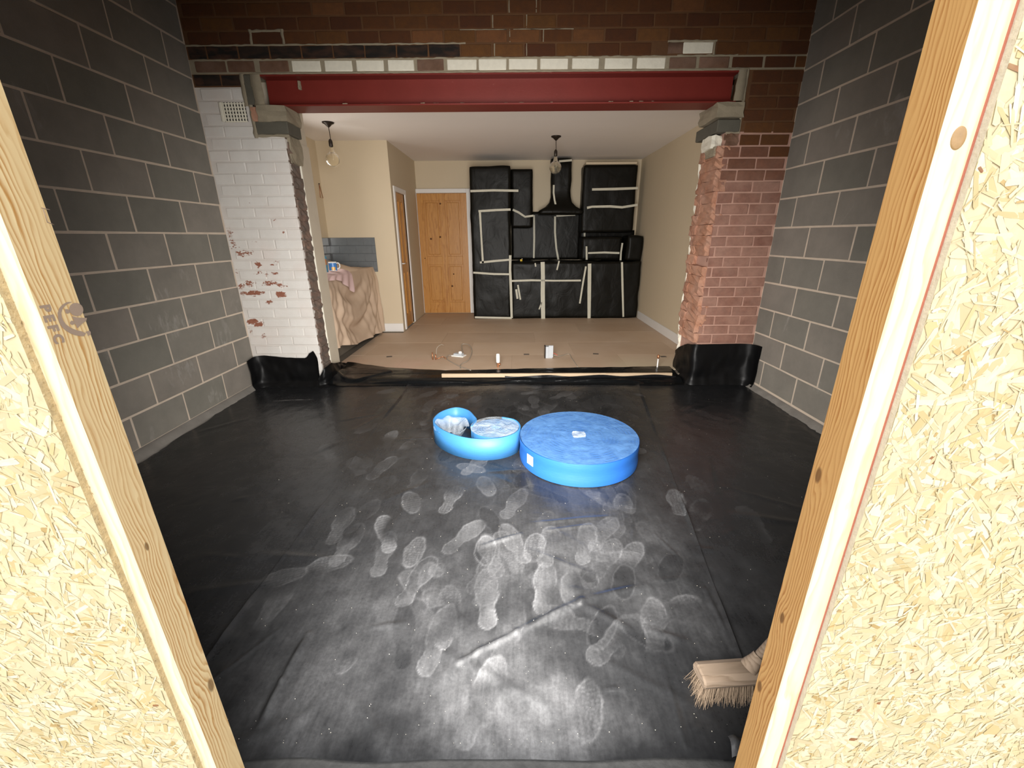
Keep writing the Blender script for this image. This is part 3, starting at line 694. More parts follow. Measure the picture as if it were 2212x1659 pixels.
stR = stud('timber_stud', XSR, XSR+0.075, 'stud_r', 'orange pine stud with an oval knot right of the doorway', 'sapwood'); shift(stR, XSR)
# hidden top of the hoarding and the wall over the doorway
tag(box('header_timber', (XSL-0.06, YH, 2.05), (XSR+0.075, YH+0.063, 2.15), 'stud_l', None, 0.002), 'pine header lying across the tops of both doorway studs', 'timber')
struct(box('wall_front', (-2.75, YH-0.011, 2.05), (2.75, YH, ZT), 'osb_core'), 'boarding that closes the front above the doorway', 'wall')
for o_ in (stL, osb_l):      # the left side of the doorway leans slightly
    o_.matrix_world = Matrix.Translation((-0.640, 0, 0.126)) @ Matrix.Rotation(-0.0123, 4, 'Y') @ Matrix.Translation((0.640, 0, -0.126)) @ Matrix.Translation(o_.location)
# knot and pencil mark, stamp
q = atY(2072, 298, YH-0.001)
kn = link('knot', lathe_me('knot', [(0.0001, 0.0007), (0.0075, 0.0009), (0.0086, 0.0005), (0.0092, -0.001)], 22), 'knot_pale', stR, (q.x-XSR, -0.0002, q.z), (PI/2, 0, 0), (1.0, 1.45, 1.0))
LEAN = 0.0127
def px_poly(lst, name, mat, off=0.0006, parent=stL):
    """outline on the reveal face of the left stud"""
    vs = [atX(60+x/11.061, 620+y/11.061, XSL-LEAN) for x, y in lst]
    return link(name, mesh(name, [(off, v.y-YH, v.z) for v in vs], [tuple(range(len(vs)))]), mat, parent)
def strip_poly(outer, inner, name):
    vs = [atX(60+x/11.061, 620+y/11.061, XSL-LEAN) for x, y in outer+inner]; n_ = len(outer)
    return link(name, mesh(name, [(0.0006, v.y-YH, v.z) for v in vs], [(i, i+1, n_+i+1, n_+i) for i in range(n_-1)]), 'ink', stL)
strip_poly([(1060, 352), (930, 360), (830, 420), (750, 510), (715, 620), (720, 740), (750, 850), (810, 950), (900, 1035), (1010, 1105), (1130, 1150), (1250, 1172), (1340, 1170)],
           [(1060, 360), (960, 400), (880, 460), (825, 540), (800, 620), (815, 720), (850, 810), (910, 890), (990, 950), (1080, 1000), (1180, 1035), (1290, 1060), (1385, 1105)], 'stamp_ring')
cx_, cy_ = 1160, 535
px_poly([(cx_+172*math.cos(a)*0.98+40*math.sin(a)*0.3, cy_+158*math.sin(a)) for a in [2*PI*i/24 for i in range(24)]], 'stamp_tree', 'ink')
px_poly([(885, 530), (950, 525), (1010, 560), (1015, 605), (960, 635), (905, 625)], 'stamp_tree', 'ink')
px_poly([(1055, 695), (1200, 730), (1410, 735), (1400, 800), (1290, 880), (1180, 985), (1120, 860)], 'stamp_tree', 'ink')
px_poly([(1005, 840), (1045, 800), (1100, 815), (1125, 880), (1060, 905), (1010, 885)], 'stamp_tree', 'ink')
px_poly([(1370, 1070), (1470, 1040), (1500, 1080), (1500, 1130), (1430, 1170), (1420, 1120)], 'stamp_tree', 'ink')
def letter(ch, p0):
    cu = bpy.data.curves.new('t', 'FONT'); cu.body = ch; cu.size = 0.0185; cu.offset = 0.0010; cu.align_x = 'LEFT'
    t = bpy.data.objects.new('t', cu); COL.objects.link(t); dg = bpy.context.evaluated_depsgraph_get(); me = bpy.data.meshes.new_from_object(t.evaluated_get(dg))
    bpy.data.objects.remove(t, do_unlink=True); bpy.data.curves.remove(cu)
    for v in me.vertices: v.co = Vector((0.0006, v.co.y, -v.co.x))
    me.flip_normals() if False else None
    p = atX(60+p0[0]/11.061, 620+p0[1]/11.061, XSL-LEAN)
    return link('stamp_letter', me, 'ink', stL, (0, p.y-YH, p.z))
for ch, p0 in (('P', (285, 440)), ('E', (375, 685)), ('F', (470, 930)), ('C', (580, 1150))): letter(ch, p0)
def px_line(a, b, w_=0.0007):
    p, q_ = atX(*a, XSL-LEAN-.003), atX(*b, XSL-LEAN-.003)
    return link('pencil_mark', tube_me('pencil_mark', [(0.0002, p.y-YH, p.z), (0.0002, q_.y-YH, q_.z)], w_, 4), 'ink', stL)
for a, b in (((88, 449), (106, 453)), ((92, 452), (101, 481)), ((101, 480), (115, 485))): px_line(a, b)

# ================================================================== MEMBRANE
RIDGE = []
def rpx(a, b, h, w_, s=2.212, ox=560, oy=1040):
    p, q_ = atZ(ox+a[0]/s, oy+a[1]/s, ZF), atZ(ox+b[0]/s, oy+b[1]/s, ZF); RIDGE.append((p.x, p.y, q_.x, q_.y, h, w_))
rpx((950, 870), (1230, 725), .014, .010); rpx((1230, 725), (1540, 575), .016, .014); rpx((1540, 575), (1850, 505), .010, .018); rpx((1540, 590), (1760, 710), .010, .016)
rpx((1070, 310), (1250, 255), .010, .010); rpx((10, 1165), (110, 960), .016, .012); rpx((110, 960), (235, 735), .014, .012); rpx((610, 1330), (660, 1150), .006, .01)
rpx((540, 700), (690, 680), .006, .012); rpx((860, 980), (920, 860), .006, .02); rpx((2130, 520), (2260, 800), .008, .010); rpx((2105, 320), (2180, 332), .008, .008)
rpx((1870, 720), (2040, 770), .008, .016); rpx((1930, 900), (2030, 1260), .008, .012); rpx((1790, 1250), (1810, 1150), .006, .012); rpx((460, 1050), (600, 1280), .006, .02)
rpx((1640, 1000), (1735, 995), .005, .008); rpx((1690, 820), (1720, 750), .006, .012)
rs_ = np.random.RandomState(5)
for i in range(70):
    x, y, a, L = rs_.uniform(-2.2, 2.0), 0.8+2.8*rs_.rand()**1.6, rs_.normal(0.5 if rs_.rand() < .5 else -0.4, 0.6), rs_.uniform(.08, .45)
    RIDGE.append((x-L/2*math.cos(a), y-L/2*math.sin(a), x+L/2*math.cos(a), y+L/2*math.sin(a), rs_.uniform(.002, .007), rs_.uniform(.006, .022)))
n1, n2 = VN(21), VN(22)
def zfield(X, Y):
    Z = ZF + 0.010*(n1.fbm(X*2.3+50, Y*2.0+50, 3)-0.5) + 0.004*(n2.fbm(X*9+50, Y*7+50, 3)-0.5)
    for x0, y0, x1, y1, h, w_ in RIDGE:
        dx, dy = x1-x0, y1-y0; L2 = dx*dx+dy*dy+1e-9
        m = (X > min(x0, x1)-.12) & (X < max(x0, x1)+.12) & (Y > min(y0, y1)-.12) & (Y < max(y0, y1)+.12)
        if not m.any(): continue
        t = np.clip(((X[m]-x0)*dx+(Y[m]-y0)*dy)/L2, 0, 1); d = np.hypot(X[m]-x0-t*dx, Y[m]-y0-t*dy)
        Z[m] += h*np.exp(-(d/w_)**2)*(0.35+0.65*np.sin(PI*np.clip(t, .08, .92)))
    return Z
FOOT = []
def foot(px, py, qx, qy, s=1.0, tread=0):   # heel pixel to toe pixel
    p, q_ = atZ(px, py, ZF), atZ(qx, qy, ZF); FOOT.append((p.x, p.y, q_.x, q_.y, s, tread))
for a in ((845, 1195, 825, 1115, 1.0), (905, 1140, 880, 1060, .8), (800, 1035, 850, 990, .7), (860, 1000, 885, 955, .6), (960, 1105, 990, 1050, .7), (1050, 1240, 1048, 1170, .9), (1055, 1350, 1050, 1240, 1.0),
          (1170, 1310, 1180, 1230, .9), (1260, 1200, 1270, 1150, .6), (1345, 1235, 1370, 1190, .7), (1470, 1120, 1455, 1060, .8), (1500, 1140, 1520, 1085, .6), (1350, 1120, 1345, 1080, .6), (640, 1235, 730, 1215, .8),
          (750, 1420, 790, 1330, .8), (960, 1370, 970, 1290, .8), (1430, 1340, 1480, 1310, .7), (1260, 1620, 1270, 1520, .9), (1020, 1560, 1060, 1470, 1.0), (870, 1300, 930, 1210, .8), (720, 1000, 700, 960, .4),
          (760, 940, 800, 920, .5), (830, 965, 850, 935, .5), (1380, 980, 1400, 945, .6), (1300, 930, 1330, 900, .4), (1240, 895, 1270, 875, .3), (1140, 850, 1175, 845, .4), (1200, 860, 1225, 850, .4), (1345, 850, 1375, 855, .4),
          (810, 850, 840, 845, .5), (900, 860, 930, 850, .4), (960, 890, 1010, 865, .5), (1280, 1240, 1290, 1200, .6), (880, 1230, 900, 1180, .6), (730, 1150, 745, 1120, .4), (1180, 1200, 1190, 1160, .5), (930, 1420, 960, 1340, .7)):
    foot(*a, tread=R.randrange(4))
for i in range(150):
    y = rs_.uniform(.85, 3.4); x = rs_.normal(0.05, 0.33+0.10*y); x = max(-1.6, min(1.6, x)); a = rs_.normal(PI/2, .55)
    FOOT.append((x, y, x+.27*math.cos(a), y+.27*math.sin(a), rs_.uniform(.15, .75)*(1.0 if abs(x) < .8 else .4)*min(1.0, 1.25-.22*y), rs_.randint(0, 4)))
def dustfield(X, Y):
    base = n1.fbm(X*3+9, Y*2.4+3, 5, .6); fineN = n2.fbm(X*16, Y*16, 4, .6)
    w_ = np.exp(-((X-0.08)/0.80)**2)*np.clip(1.2-(Y-.75)/0.95, 0.08, 1.2)
    Dd = np.clip((base-.34)*1.9, 0, 1)*(.04+.50*w_)*(0.35+1.2*fineN) + (.035+.06*np.exp(-((X-.05)/.95)**2)*np.clip(1.35-Y*.3, .3, 1))*(.6+.8*fineN)
    for fi, (x0, y0, x1, y1, s, tr) in enumerate(FOOT):
        sub = fi > 40 and fi % 5 == 0
        L = .29; a = math.atan2(y1-y0, x1-x0); cx, cy = (x0+x1)/2, (y0+y1)/2
        m = (np.abs(X-cx) < .2) & (np.abs(Y-cy) < .2)
        if not m.any(): continue
        u = (X[m]-cx)*math.cos(a)+(Y[m]-cy)*math.sin(a); v = -(X[m]-cx)*math.sin(a)+(Y[m]-cy)*math.cos(a)
        u = u + .006*(n2(X[m]*40, Y[m]*40)-.5); v = v + .010*(n2(X[m]*30+7, Y[m]*30)-.5)
        f1 = np.hypot((u-.045)/.105, v/.050); f2 = np.hypot((u+.100)/.046, v/.036); f3 = np.maximum(np.abs(u+.03)/.07, np.abs(v)/.030)
        f = f1 if fi % 4 == 1 else (np.minimum(f1, f3) if fi % 7 == 3 else (f2 if fi % 9 == 5 else np.minimum(np.minimum(f1, f2), f3)))
        f = f + .22*(n1(X[m]*11+y0*7, Y[m]*11)-.5)
        ins = np.clip((1.04-f)/.16, 0, 1); edge = np.exp(-((f-.93)/.06)**2)
        pat = .45+.75*n1.fbm(X[m]*19+cx*50, Y[m]*19, 3)
        if tr == 1: pat = pat*(0.60+.5*((np.sin(u*420) > -.1) & (np.sin(v*420) > -.3)))
        if tr == 2: pat = pat*(0.75+.3*(np.sin(u*330+30*np.abs(v)) > 0))
        if tr == 3: pat = pat*(np.clip(n1(X[m]*6+x0*9, Y[m]*6+3)*1.9-.25, 0, 1.2))
        pr_ = s*.74*(ins*pat*.50+edge*.45*ins)*np.clip(n2(X[m]*8+y0*31, Y[m]*8+x0*17)*2.6-.65, .05, 1.15)
        Dd[m] = Dd[m]*(1-.35*ins*s) + pr_*(0.75 if sub else 1.0) if not sub else Dd[m]*(1-.32*ins)+edge*ins*.25*s
    return np.clip(Dd, 0, 1)
XA1 = -1.035
def xB(y): return 0.765+(y-1.083)*(1.16-0.765)/(3.629-1.083)
def floor_sheet(name, x0, x1, step, dz, label, curl0=False, curl1=False, y0=0.742, y1=3.83):
    ny = int((y1-y0)/step)+1; ys = np.linspace(y0, y1, ny)
    a = np.array([x0(y) for y in ys]); b = np.array([x1(y) for y in ys]); nx = int((b-a).max()/step)+1
    u = np.linspace(0, 1, nx)
    X = a[:, None]+(b-a)[:, None]*u[None, :]; Y = np.repeat(ys[:, None], nx, 1)
    X[:, 0] += 0.006*(n2(ys*14, ys*0+3)-.5); Y[0, :] += 0.012*(n1(X[0]*5, X[0]*0+2)-.5)
    Z = zfield(X, Y)+dz
    for flag, e in ((curl0, X-a[:, None]), (curl1, b[:, None]-X)):
        if flag: Z += 0.010*np.exp(-(e/0.012)**2)*np.clip(n1(Y*5+3, Y*0+1)*1.5-.3, 0.1, 1)
    P = np.stack([X, Y, Z], -1)
    o = link(name, grid_me(name, P, dust=dustfield(X, Y)), 'membrane'); return tag(o, label, 'plastic sheet')
sh_c = floor_sheet('membrane_sheet', lambda y: XA1+0.012*math.sin(y*4), xB, 0.0065, 0.004, 'central black polythene sheet covered in dusty footprints under the blue rolls', True, True)
sh_l = floor_sheet('membrane_sheet', lambda y: -2.425+0.03*math.sin(y*3.1)+0.018*math.sin(y*11)-0.03*max(0, y-3.2), lambda y: XA1+0.15, 0.014, 0.0, 'left black polythene sheet along the foot of the left block wall')
sh_r = floor_sheet('membrane_sheet', lambda y: xB(y)-0.15, lambda y: 2.205+0.012*math.sin(y*5)+0.01*math.sin(y*13), 0.014, -0.001, 'right black polythene sheet along the foot of the right block wall')
def zero_dust(P, k=0.0): return np.full(P.shape[:2], k)
# part that rises over the step into the kitchen
EX = np.array([-1.92, -1.35, -0.71, -0.11, 0.735, 1.57, 1.70]); EY = np.array([4.48, 4.23, 4.112, 4.158, 4.20, 4.232, 4.20])
nx, ny = 330, 46
xs = np.linspace(-1.835, 1.62, nx); v = np.linspace(0, 1, ny)
ye = np.interp(xs, EX, EY) + 0.012*(n1(xs*8, xs*0)-.5)
X = np.repeat(xs[None], ny, 0); Y = 3.795 + (ye-3.795)[None]*v[:, None]
rise = 1/(1+np.exp(-(Y-3.875)/0.018))
Z = (-0.030+0.010*(n2.fbm(X*4, Y*9+2, 3)-.5)) + 0.038*rise + 0.013*(Y > 4.0)*np.clip((Y-4.0)/0.12, 0, 1)
rid = 3.852+0.012*np.sin(X*3+1)+0.010*(n1(X*3, X*0+5)-.5); Z += 0.030*np.exp(-((Y-rid)/0.011)**2)*np.clip((X+1.45)/0.2, 0, 1)*np.clip((1.25-X)/.1, 0, 1)*(0.5+.8*n1(X*4+8, X*0))
Z += 0.018*np.exp(-((Y-3.98-0.1*np.sin(X*9))/0.02)**2)*(np.abs(X+1.55) < .3)
Z += 0.05*np.exp(-((X+1.80)/0.07)**2-((Y-3.98)/0.16)**2)
Z = np.maximum(Z, np.where(Y > 4.05, 0.0165, -1))
P = np.stack([X, Y, Z], -1)
o = link('membrane_threshold', grid_me('membrane_threshold', P, dust=zero_dust(P, 0.02)), 'gloss', sh_c); o['label'] = 'glossy black edge folded up over the kitchen step'
def upstand(name, path, tops, seed, parent, lean=0.03, sg=1):
    """path: plan points, tops: heights of the free edge at those points"""
    n_ = 70; m_ = 22; vn = VN(seed)
    pts = np.array([(p.x, p.y) for p in smooth_path([Vector((a, b, 0)) for a, b in path], 12)]); tt = np.linspace(0, 1, len(path))
    d = np.r_[0, np.cumsum(np.hypot(*np.diff(pts, axis=0).T))]; s = np.linspace(0, d[-1], n_)
    px_, py_ = np.interp(s, d, pts[:, 0]), np.interp(s, d, pts[:, 1])
    key = np.linspace(0, len(path)-1, len(pts)); kk = np.interp(s, d, key); top = np.interp(kk, np.arange(len(tops)), tops)
    tx, ty = np.gradient(px_), np.gradient(py_); L = np.hypot(tx, ty); nx_, ny_ = -ty/L, tx/L
    P = np.zeros((m_, n_, 3))
    for j in range(m_):
        v_ = j/(m_-1); z = ZF+0.001 + (top-ZF)*v_
        bulge = 0.030*math.exp(-(v_/0.10)**2) + lean*(vn(s*7, s*0+v_*2.5)-.45)*math.sin(PI*min(1, v_*1.1)) + 0.010*(vn(s*22+4, s*0+v_*5)-.5)
        P[j, :, 0] = px_-sg*nx_*bulge; P[j, :, 1] = py_-sg*ny_*bulge; P[j, :, 2] = z
    return link(name, grid_me(name, P, dust=zero_dust(P, 0.03)), 'upstand', parent)
upstand('membrane_upstand', [(-2.455, 3.70), (-2.435, 3.77), (-2.36, 3.815), (-2.15, 3.820), (-1.98, 3.816), (-1.93, 3.812), (-1.88, 3.806), (-1.845, 3.79)], [0.245, 0.265, 0.268, 0.245, 0.24, 0.285, 0.315, 0.25], 31, sh_l)
upstand('membrane_upstand', [(2.215, 3.68), (2.205, 3.76), (2.14, 3.815), (1.95, 3.822), (1.76, 3.816), (1.675, 3.83), (1.660, 3.95), (1.660, 4.10), (1.665, 4.24)], [0.365, 0.362, 0.360, 0.358, 0.356, 0.355, 0.33, 0.27, 0.19], 32, sh_r, 0.03, -1)
# bunched corner at the left jamb
upstand('membrane_upstand', [(-1.86, 3.775), (-1.80, 3.80), (-1.775, 3.90), (-1.79, 4.02), (-1.80, 4.16), (-1.80, 4.30)], [0.05, 0.15, 0.17, 0.13, 0.10, 0.05], 33, sh_c, 0.06)
# small lifted flap at the front edge
P = np.array([[[0.585+.06*i/8+.012*j/6, .745+.05*j/6, ZF+.010+.018*math.sin(j*.5)+.008*math.sin(i*.9)] for i in range(9)] for j in range(7)])
link('membrane_flap', grid_me('membrane_flap', P, dust=zero_dust(P, 0.35)), 'membrane', sh_r)
# batten along the step
bt = empty('timber_batten', (-0.715, 3.905, 0.005)); tag(bt, 'long thin grubby timber batten lying along the kitchen step', 'batten')
link('batten', box_me('batten', (0, 0, 0.006), (2.25, 0.022, 0.044), 0.003), 'batten', bt)
link('membrane_flap', grid_me('membrane_flap', np.array([[[0.62+1.66*i/40, -0.012-0.004*math.sin(i), 0.004+(0.022 if j else 0)-(0.008*math.sin(i*.5) if j else 0)] for i in range(41)] for j in range(2)]), dust=np.zeros((2, 41))), 'membrane', bt)
# pale crumbs on the sheets
vs, fs = [], []
for i in range(420):
    x, y = R.gauss(0.1, 0.8), 0.78+2.9*R.random()**1.7
    if abs(x) > 2.1: continue
    z = float(zfield(np.array([[x]]), np.array([[y]]))[0, 0])+0.005; s_ = R.uniform(.0006, .0016); k = len(vs)
    for a in ((1, 0, 0), (-.6, .9, 0), (-.5, -.8, 0), (0, 0, 1.2)): vs.append((x+a[0]*s_*R.uniform(.6, 1.6), y+a[1]*s_*R.uniform(.6, 1.6), z+a[2]*s_))
    fs += [(k, k+1, k+3), (k+1, k+2, k+3), (k+2, k, k+3)]
o = tag(link('sawdust_crumbs', mesh('sawdust_crumbs', vs, fs), 'chip'), 'pale crumbs and sawdust scattered over the black sheeting', 'debris'); o['kind'] = 'stuff'

# ================================================================== BLUE ROLLS
def ribbon_me(name, pts, z0, z1, t):
    pts = [Vector((a, b, 0)) for a, b in pts]; vs, fs = [], []
    for i, p in enumerate(pts):
        d = (pts[min(i+1, len(pts)-1)]-pts[max(i-1, 0)]).normalized(); nn = Vector((-d.y, d.x, 0))*t/2
        vs += [p+nn+Vector((0, 0, z0)), p-nn+Vector((0, 0, z0)), p-nn+Vector((0, 0, z1)), p+nn+Vector((0, 0, z1))]
    for i in range(len(pts)-1):
        for k in range(4): fs.append((i*4+k, (i+1)*4+k, (i+1)*4+(k+1) % 4, i*4+(k+1) % 4))
    n_ = len(pts)-1; fs += [(0, 1, 2, 3), (n_*4+3, n_*4+2, n_*4+1, n_*4)]
    me = mesh(name, vs, fs, True)
    return me
ZR = ZF+0.006; RH = 0.148
def wrinkled_disc(name, cx, cy, r, z, amp, nr=40, na=120, seed=3, dome=0.0, drop=0.0):
    vn = VN(seed); P = np.zeros((nr, na+1, 3))
    for i in range(nr):
        q_ = (i+0.02)/(nr-1); a = np.linspace(0, 2*PI, na+1); x = q_*r*np.cos(a); y = q_*r*np.sin(a)
        P[i, :, 0] = cx+x; P[i, :, 1] = cy+y; P[i, :, 2] = z + amp*(vn.fbm(x*24+40, y*24+40, 3)-.5)*(1-q_**6) + dome*(1-q_*q_) - drop*max(0, q_-.97)/.03
    return grid_me(name, P)
big = empty('insulation_roll', (0.405, 2.425, ZR)); tag(big, 'large blue foam edging roll shrink-wrapped flat on the black floor', 'roll', 'blue edging rolls')
r0 = 0.362
sp = [((0.045+(r0-0.045)*(i/1400))*math.cos(i*2*PI/100), (0.045+(r0-0.045)*(i/1400))*math.sin(i*2*PI/100)) for i in range(1401)]
link('wound_strip', ribbon_me('wound_strip', sp, 0.0, RH-0.004, 0.0215), 'foam_b', big)
link('shrink_film', wrinkled_disc('shrink_film', 0, 0, r0+0.010, RH+0.001, 0.004, seed=8), 'film_top', big)
P = np.zeros((8, 161, 3)); a = np.linspace(0, 2*PI, 161)
for i in range(8):
    P[i, :, 0] = (r0+0.012+0.002*np.sin(i*1.3))*np.cos(a); P[i, :, 1] = (r0+0.012+0.002*np.sin(i*1.3))*np.sin(a); P[i, :, 2] = 0.002+(RH-0.004)*i/7
link('foam_side', grid_me('foam_side', P), 'foam_b', big)
th = math.atan2(2.225-2.425, 0.105-0.405); lab = []
for da, z_ in ((-.085, .052), (.075, .052), (.075, .115), (-.085, .115)): lab.append(((r0+0.0175)*math.cos(th+da), (r0+0.0175)*math.sin(th+da), z_))
link('paper_label', mesh('paper_label', lab, [(0, 1, 2, 3)]), 'paper', big)
link('film_knot', rubble_me('film_knot', 0.075, 0.06, 0.016, 0.006, 77), 'film', big, (0.0, -0.01, RH+0.006))
small = empty('insulation_roll', (-0.135, 2.56, ZR)); tag(small, 'smaller light blue foam edging roll half unwound into a loop', 'roll', 'blue edging rolls')
rr_ = 0.150
sp = [((0.03+(rr_-0.03)*(i/700))*math.cos(i*2*PI/100+0.2), (0.03+(rr_-0.03)*(i/700))*math.sin(i*2*PI/100+0.2)) for i in range(701)]
link('wound_strip', ribbon_me('wound_strip', sp, 0.0, RH-0.012, 0.016), 'foam_a', small)
ox, oy = 0.135, -2.56
loop = smooth_path([Vector((x+ox, y+oy, 0)) for x, y in ((-0.09, 2.71), (0.0, 2.66), (0.034, 2.555), (0.005, 2.46), (-0.075, 2.392), (-0.185, 2.366), (-0.30, 2.385), (-0.41, 2.445), (-0.505, 2.54), (-0.562, 2.66), (-0.535, 2.80), (-0.44, 2.885), (-0.345, 2.835), (-0.29, 2.73), (-0.268, 2.66), (-0.29, 2.56))], 10)
link('loose_loop', ribbon_me('loose_loop', [(p.x, p.y) for p in loop], 0.0, RH, 0.0085), 'foam_a', small)
link('shrink_film', wrinkled_disc('shrink_film', 0.0, 0.0, rr_+0.012, RH-0.004, 0.016, nr=26, na=70, seed=9, dome=0.004), 'film', small)
# crumpled film lining the loop
vn = VN(44); P = np.zeros((18, 81, 3)); a = np.linspace(0.0, 2*PI, 81)
for i in range(18):
    q_ = i/17; r_ = 0.118*(1-0.62*q_*(0.75+.5*vn(a*1.6, a*0+2)))
    P[i, :, 0] = -0.305 + r_*1.02*np.cos(a) + .012*(vn(a*3, a*0+q_*4)-.5); P[i, :, 1] = 0.085 + r_*1.25*np.sin(a); P[i, :, 2] = 0.118-0.095*q_**1.6 + 0.03*(vn(a*2.6+5, a*0+q_*3)-.5)
link('film_lining', grid_me('film_lining', P), 'film', small)

# ================================================================== BROOM
br = empty('broom', (0.555, 0.918, ZF+0.006), math.radians(4)); tag(br, 'worn wooden broom with stiff tan bristles behind the right stud', 'broom')
bm = bmesh.new(); prof = [(-.034, .066), (-.038, .078), (-.034, .092), (-.018, .100), (.018, .100), (.034, .092), (.038, .078), (.034, .066)]
hx = [0.0, 0.006, 0.30, 0.306]; sc_ = [0.9, 1, 1, 0.9]; vs, fs = [], []
for x, s_ in zip(hx, sc_): vs += [(x, y*s_, 0.083+(z-0.083)*s_) for y, z in prof]
for i in range(3):
    for k in range(8): fs.append((i*8+k, i*8+(k+1) % 8, (i+1)*8+(k+1) % 8, (i+1)*8+k))
fs += [tuple(range(7, -1, -1)), tuple(range(24, 32))]
link('broom_head', mesh('broom_head', vs, fs), 'broom_wood', br); bm.free()
vs, fs = [], []
for i in range(2600):
    x, y = R.uniform(.004, .302), R.uniform(-.030, .030); sp_ = 1.55; fx = (x-.152)*(1.10+R.uniform(-.05, .05))+.152; fy = y*sp_
    p0 = Vector((x, y, .068)); p1 = Vector(((x+fx)/2+R.uniform(-.003, .003), (y+fy)/2, .034)); p2 = Vector((fx+R.uniform(-.008, .008), fy+R.uniform(-.010, .010), R.uniform(.000, .008)))
    w_ = Vector((R.uniform(.0003, .0007), R.uniform(-.0004, .0004), 0)); k = len(vs)
    vs += [p0-w_, p0+w_, p1-w_, p1+w_, p2-w_*.6, p2+w_*.6]; fs += [(k, k+1, k+3, k+2), (k+2, k+3, k+5, k+4)]
o = link('bristles', mesh('bristles', vs, fs), 'bristle', br); o['kind'] = 'stuff'
link('broom_socket', lathe_me('broom_socket', [(.026, 0), (.024, .012), (.019, .035), (.0175, .05)], 14), 'broom_wood', br, (0.155, 0.0, .098), (math.radians(-4), math.radians(34), 0))
link('broom_handle', tube_me('broom_handle', [(0.155, 0.0, .100), (0.40, 0.03, 0.46), (0.86, 0.09, 1.14)], .0135, 10), 'broom_wood', br)

# ================================================================== KITCHEN THINGS
def pendant(x, y, zb, label, r_b=0.075):
    p = empty('pendant_lamp', (x, y, ZC)); tag(p, label, 'pendant lamp', 'bare bulb pendants'); L = ZC-zb
    link('ceiling_rose', lathe_me('ceiling_rose', [(.0001, 0), (.062, 0), (.060, -.010), (.038, -.020), (.022, -.036), (.008, -.048)], 20), 'black_metal', p)
    link('cord', tube_me('cord', [(0, 0, -.04), (.006, 0, -L/2), (.004, 0, -(L-r_b-.10))], .0045, 8), 'cord', p)
    z1 = -(L-r_b-.11)
    link('lamp_holder', lathe_me('lamp_holder', [(.006, z1+.015), (.016, z1+.006), (.021, z1-.01), (.021, z1-.055), (.017, z1-.062)], 14), 'black_metal', p)
    prof = [(.016, z1-.058), (.020, z1-.072)] + [(r_b*math.sin(t), -L + r_b*math.cos(t)) for t in np.linspace(0.42, PI-.001, 16)]
    g = link('bulb', lathe_me('bulb', prof, 24), 'glass', p)
    link('filament', tube_me('filament', [(0, 0, z1-.06), (.012, 0, -L+.01), (-.012, 0, -L), (.012, 0, -L-.01), (0, 0, z1-.06)], .0012, 5), 'bead', g)
pendant(-1.976, 5.138, 2.114, 'bare globe bulb pendant near the left jamb of the opening')
pendant(0.52, 5.883, 2.125, 'bare globe bulb pendant in front of the wrapped cooker hood')
# tiles
def tiling(name, org, ux, n_, w_, z0, z1, label):
    p = empty(name, org); tag(p, label, 'tiles'); tw, thh = 0.222, 0.1045
    L = w_; row = 0; z = z1
    ux = Vector(ux); nn = Vector(n_)
    def plate(a, b, za, zb, t0, t1, nm, mat, bev):
        c0 = ux*a + nn*t0; c1 = ux*b + nn*t1
        lo = (min(c0.x, c1.x), min(c0.y, c1.y), za); hi = (max(c0.x, c1.x), max(c0.y, c1.y), zb); return box(nm, lo, hi, mat, p, bev)
    plate(0, L, z0, z1, 0.0, 0.004, 'grout_bed', 'grout', 0)
    while z > z0+0.02:
        x = -0.09 if row % 2 else -0.20
        while x < L:
            a, b = max(0.001, x+.0015), min(L-.001, x+tw-.0015)
            if b-a > .02: plate(a, b, max(z0, z-thh+.003), z-.001, 0.002, 0.010, 'tile', 'tile', 0.003)
            x += tw
        z -= thh; row += 1
tiling('splashback_tiles', (XKL, YA, 0), (1, 0, 0), (0, -1, 0), 0.625, 0.86, 1.31, 'grey brick-bond tiles on the alcove wall above the dust sheet')
tiling('splashback_tiles', (XKL, YA-0.012, 0), (0, -1, 0), (1, 0, 0), 1.5, 0.95, 1.31, 'grey tiles on the left kitchen wall running into the corner')
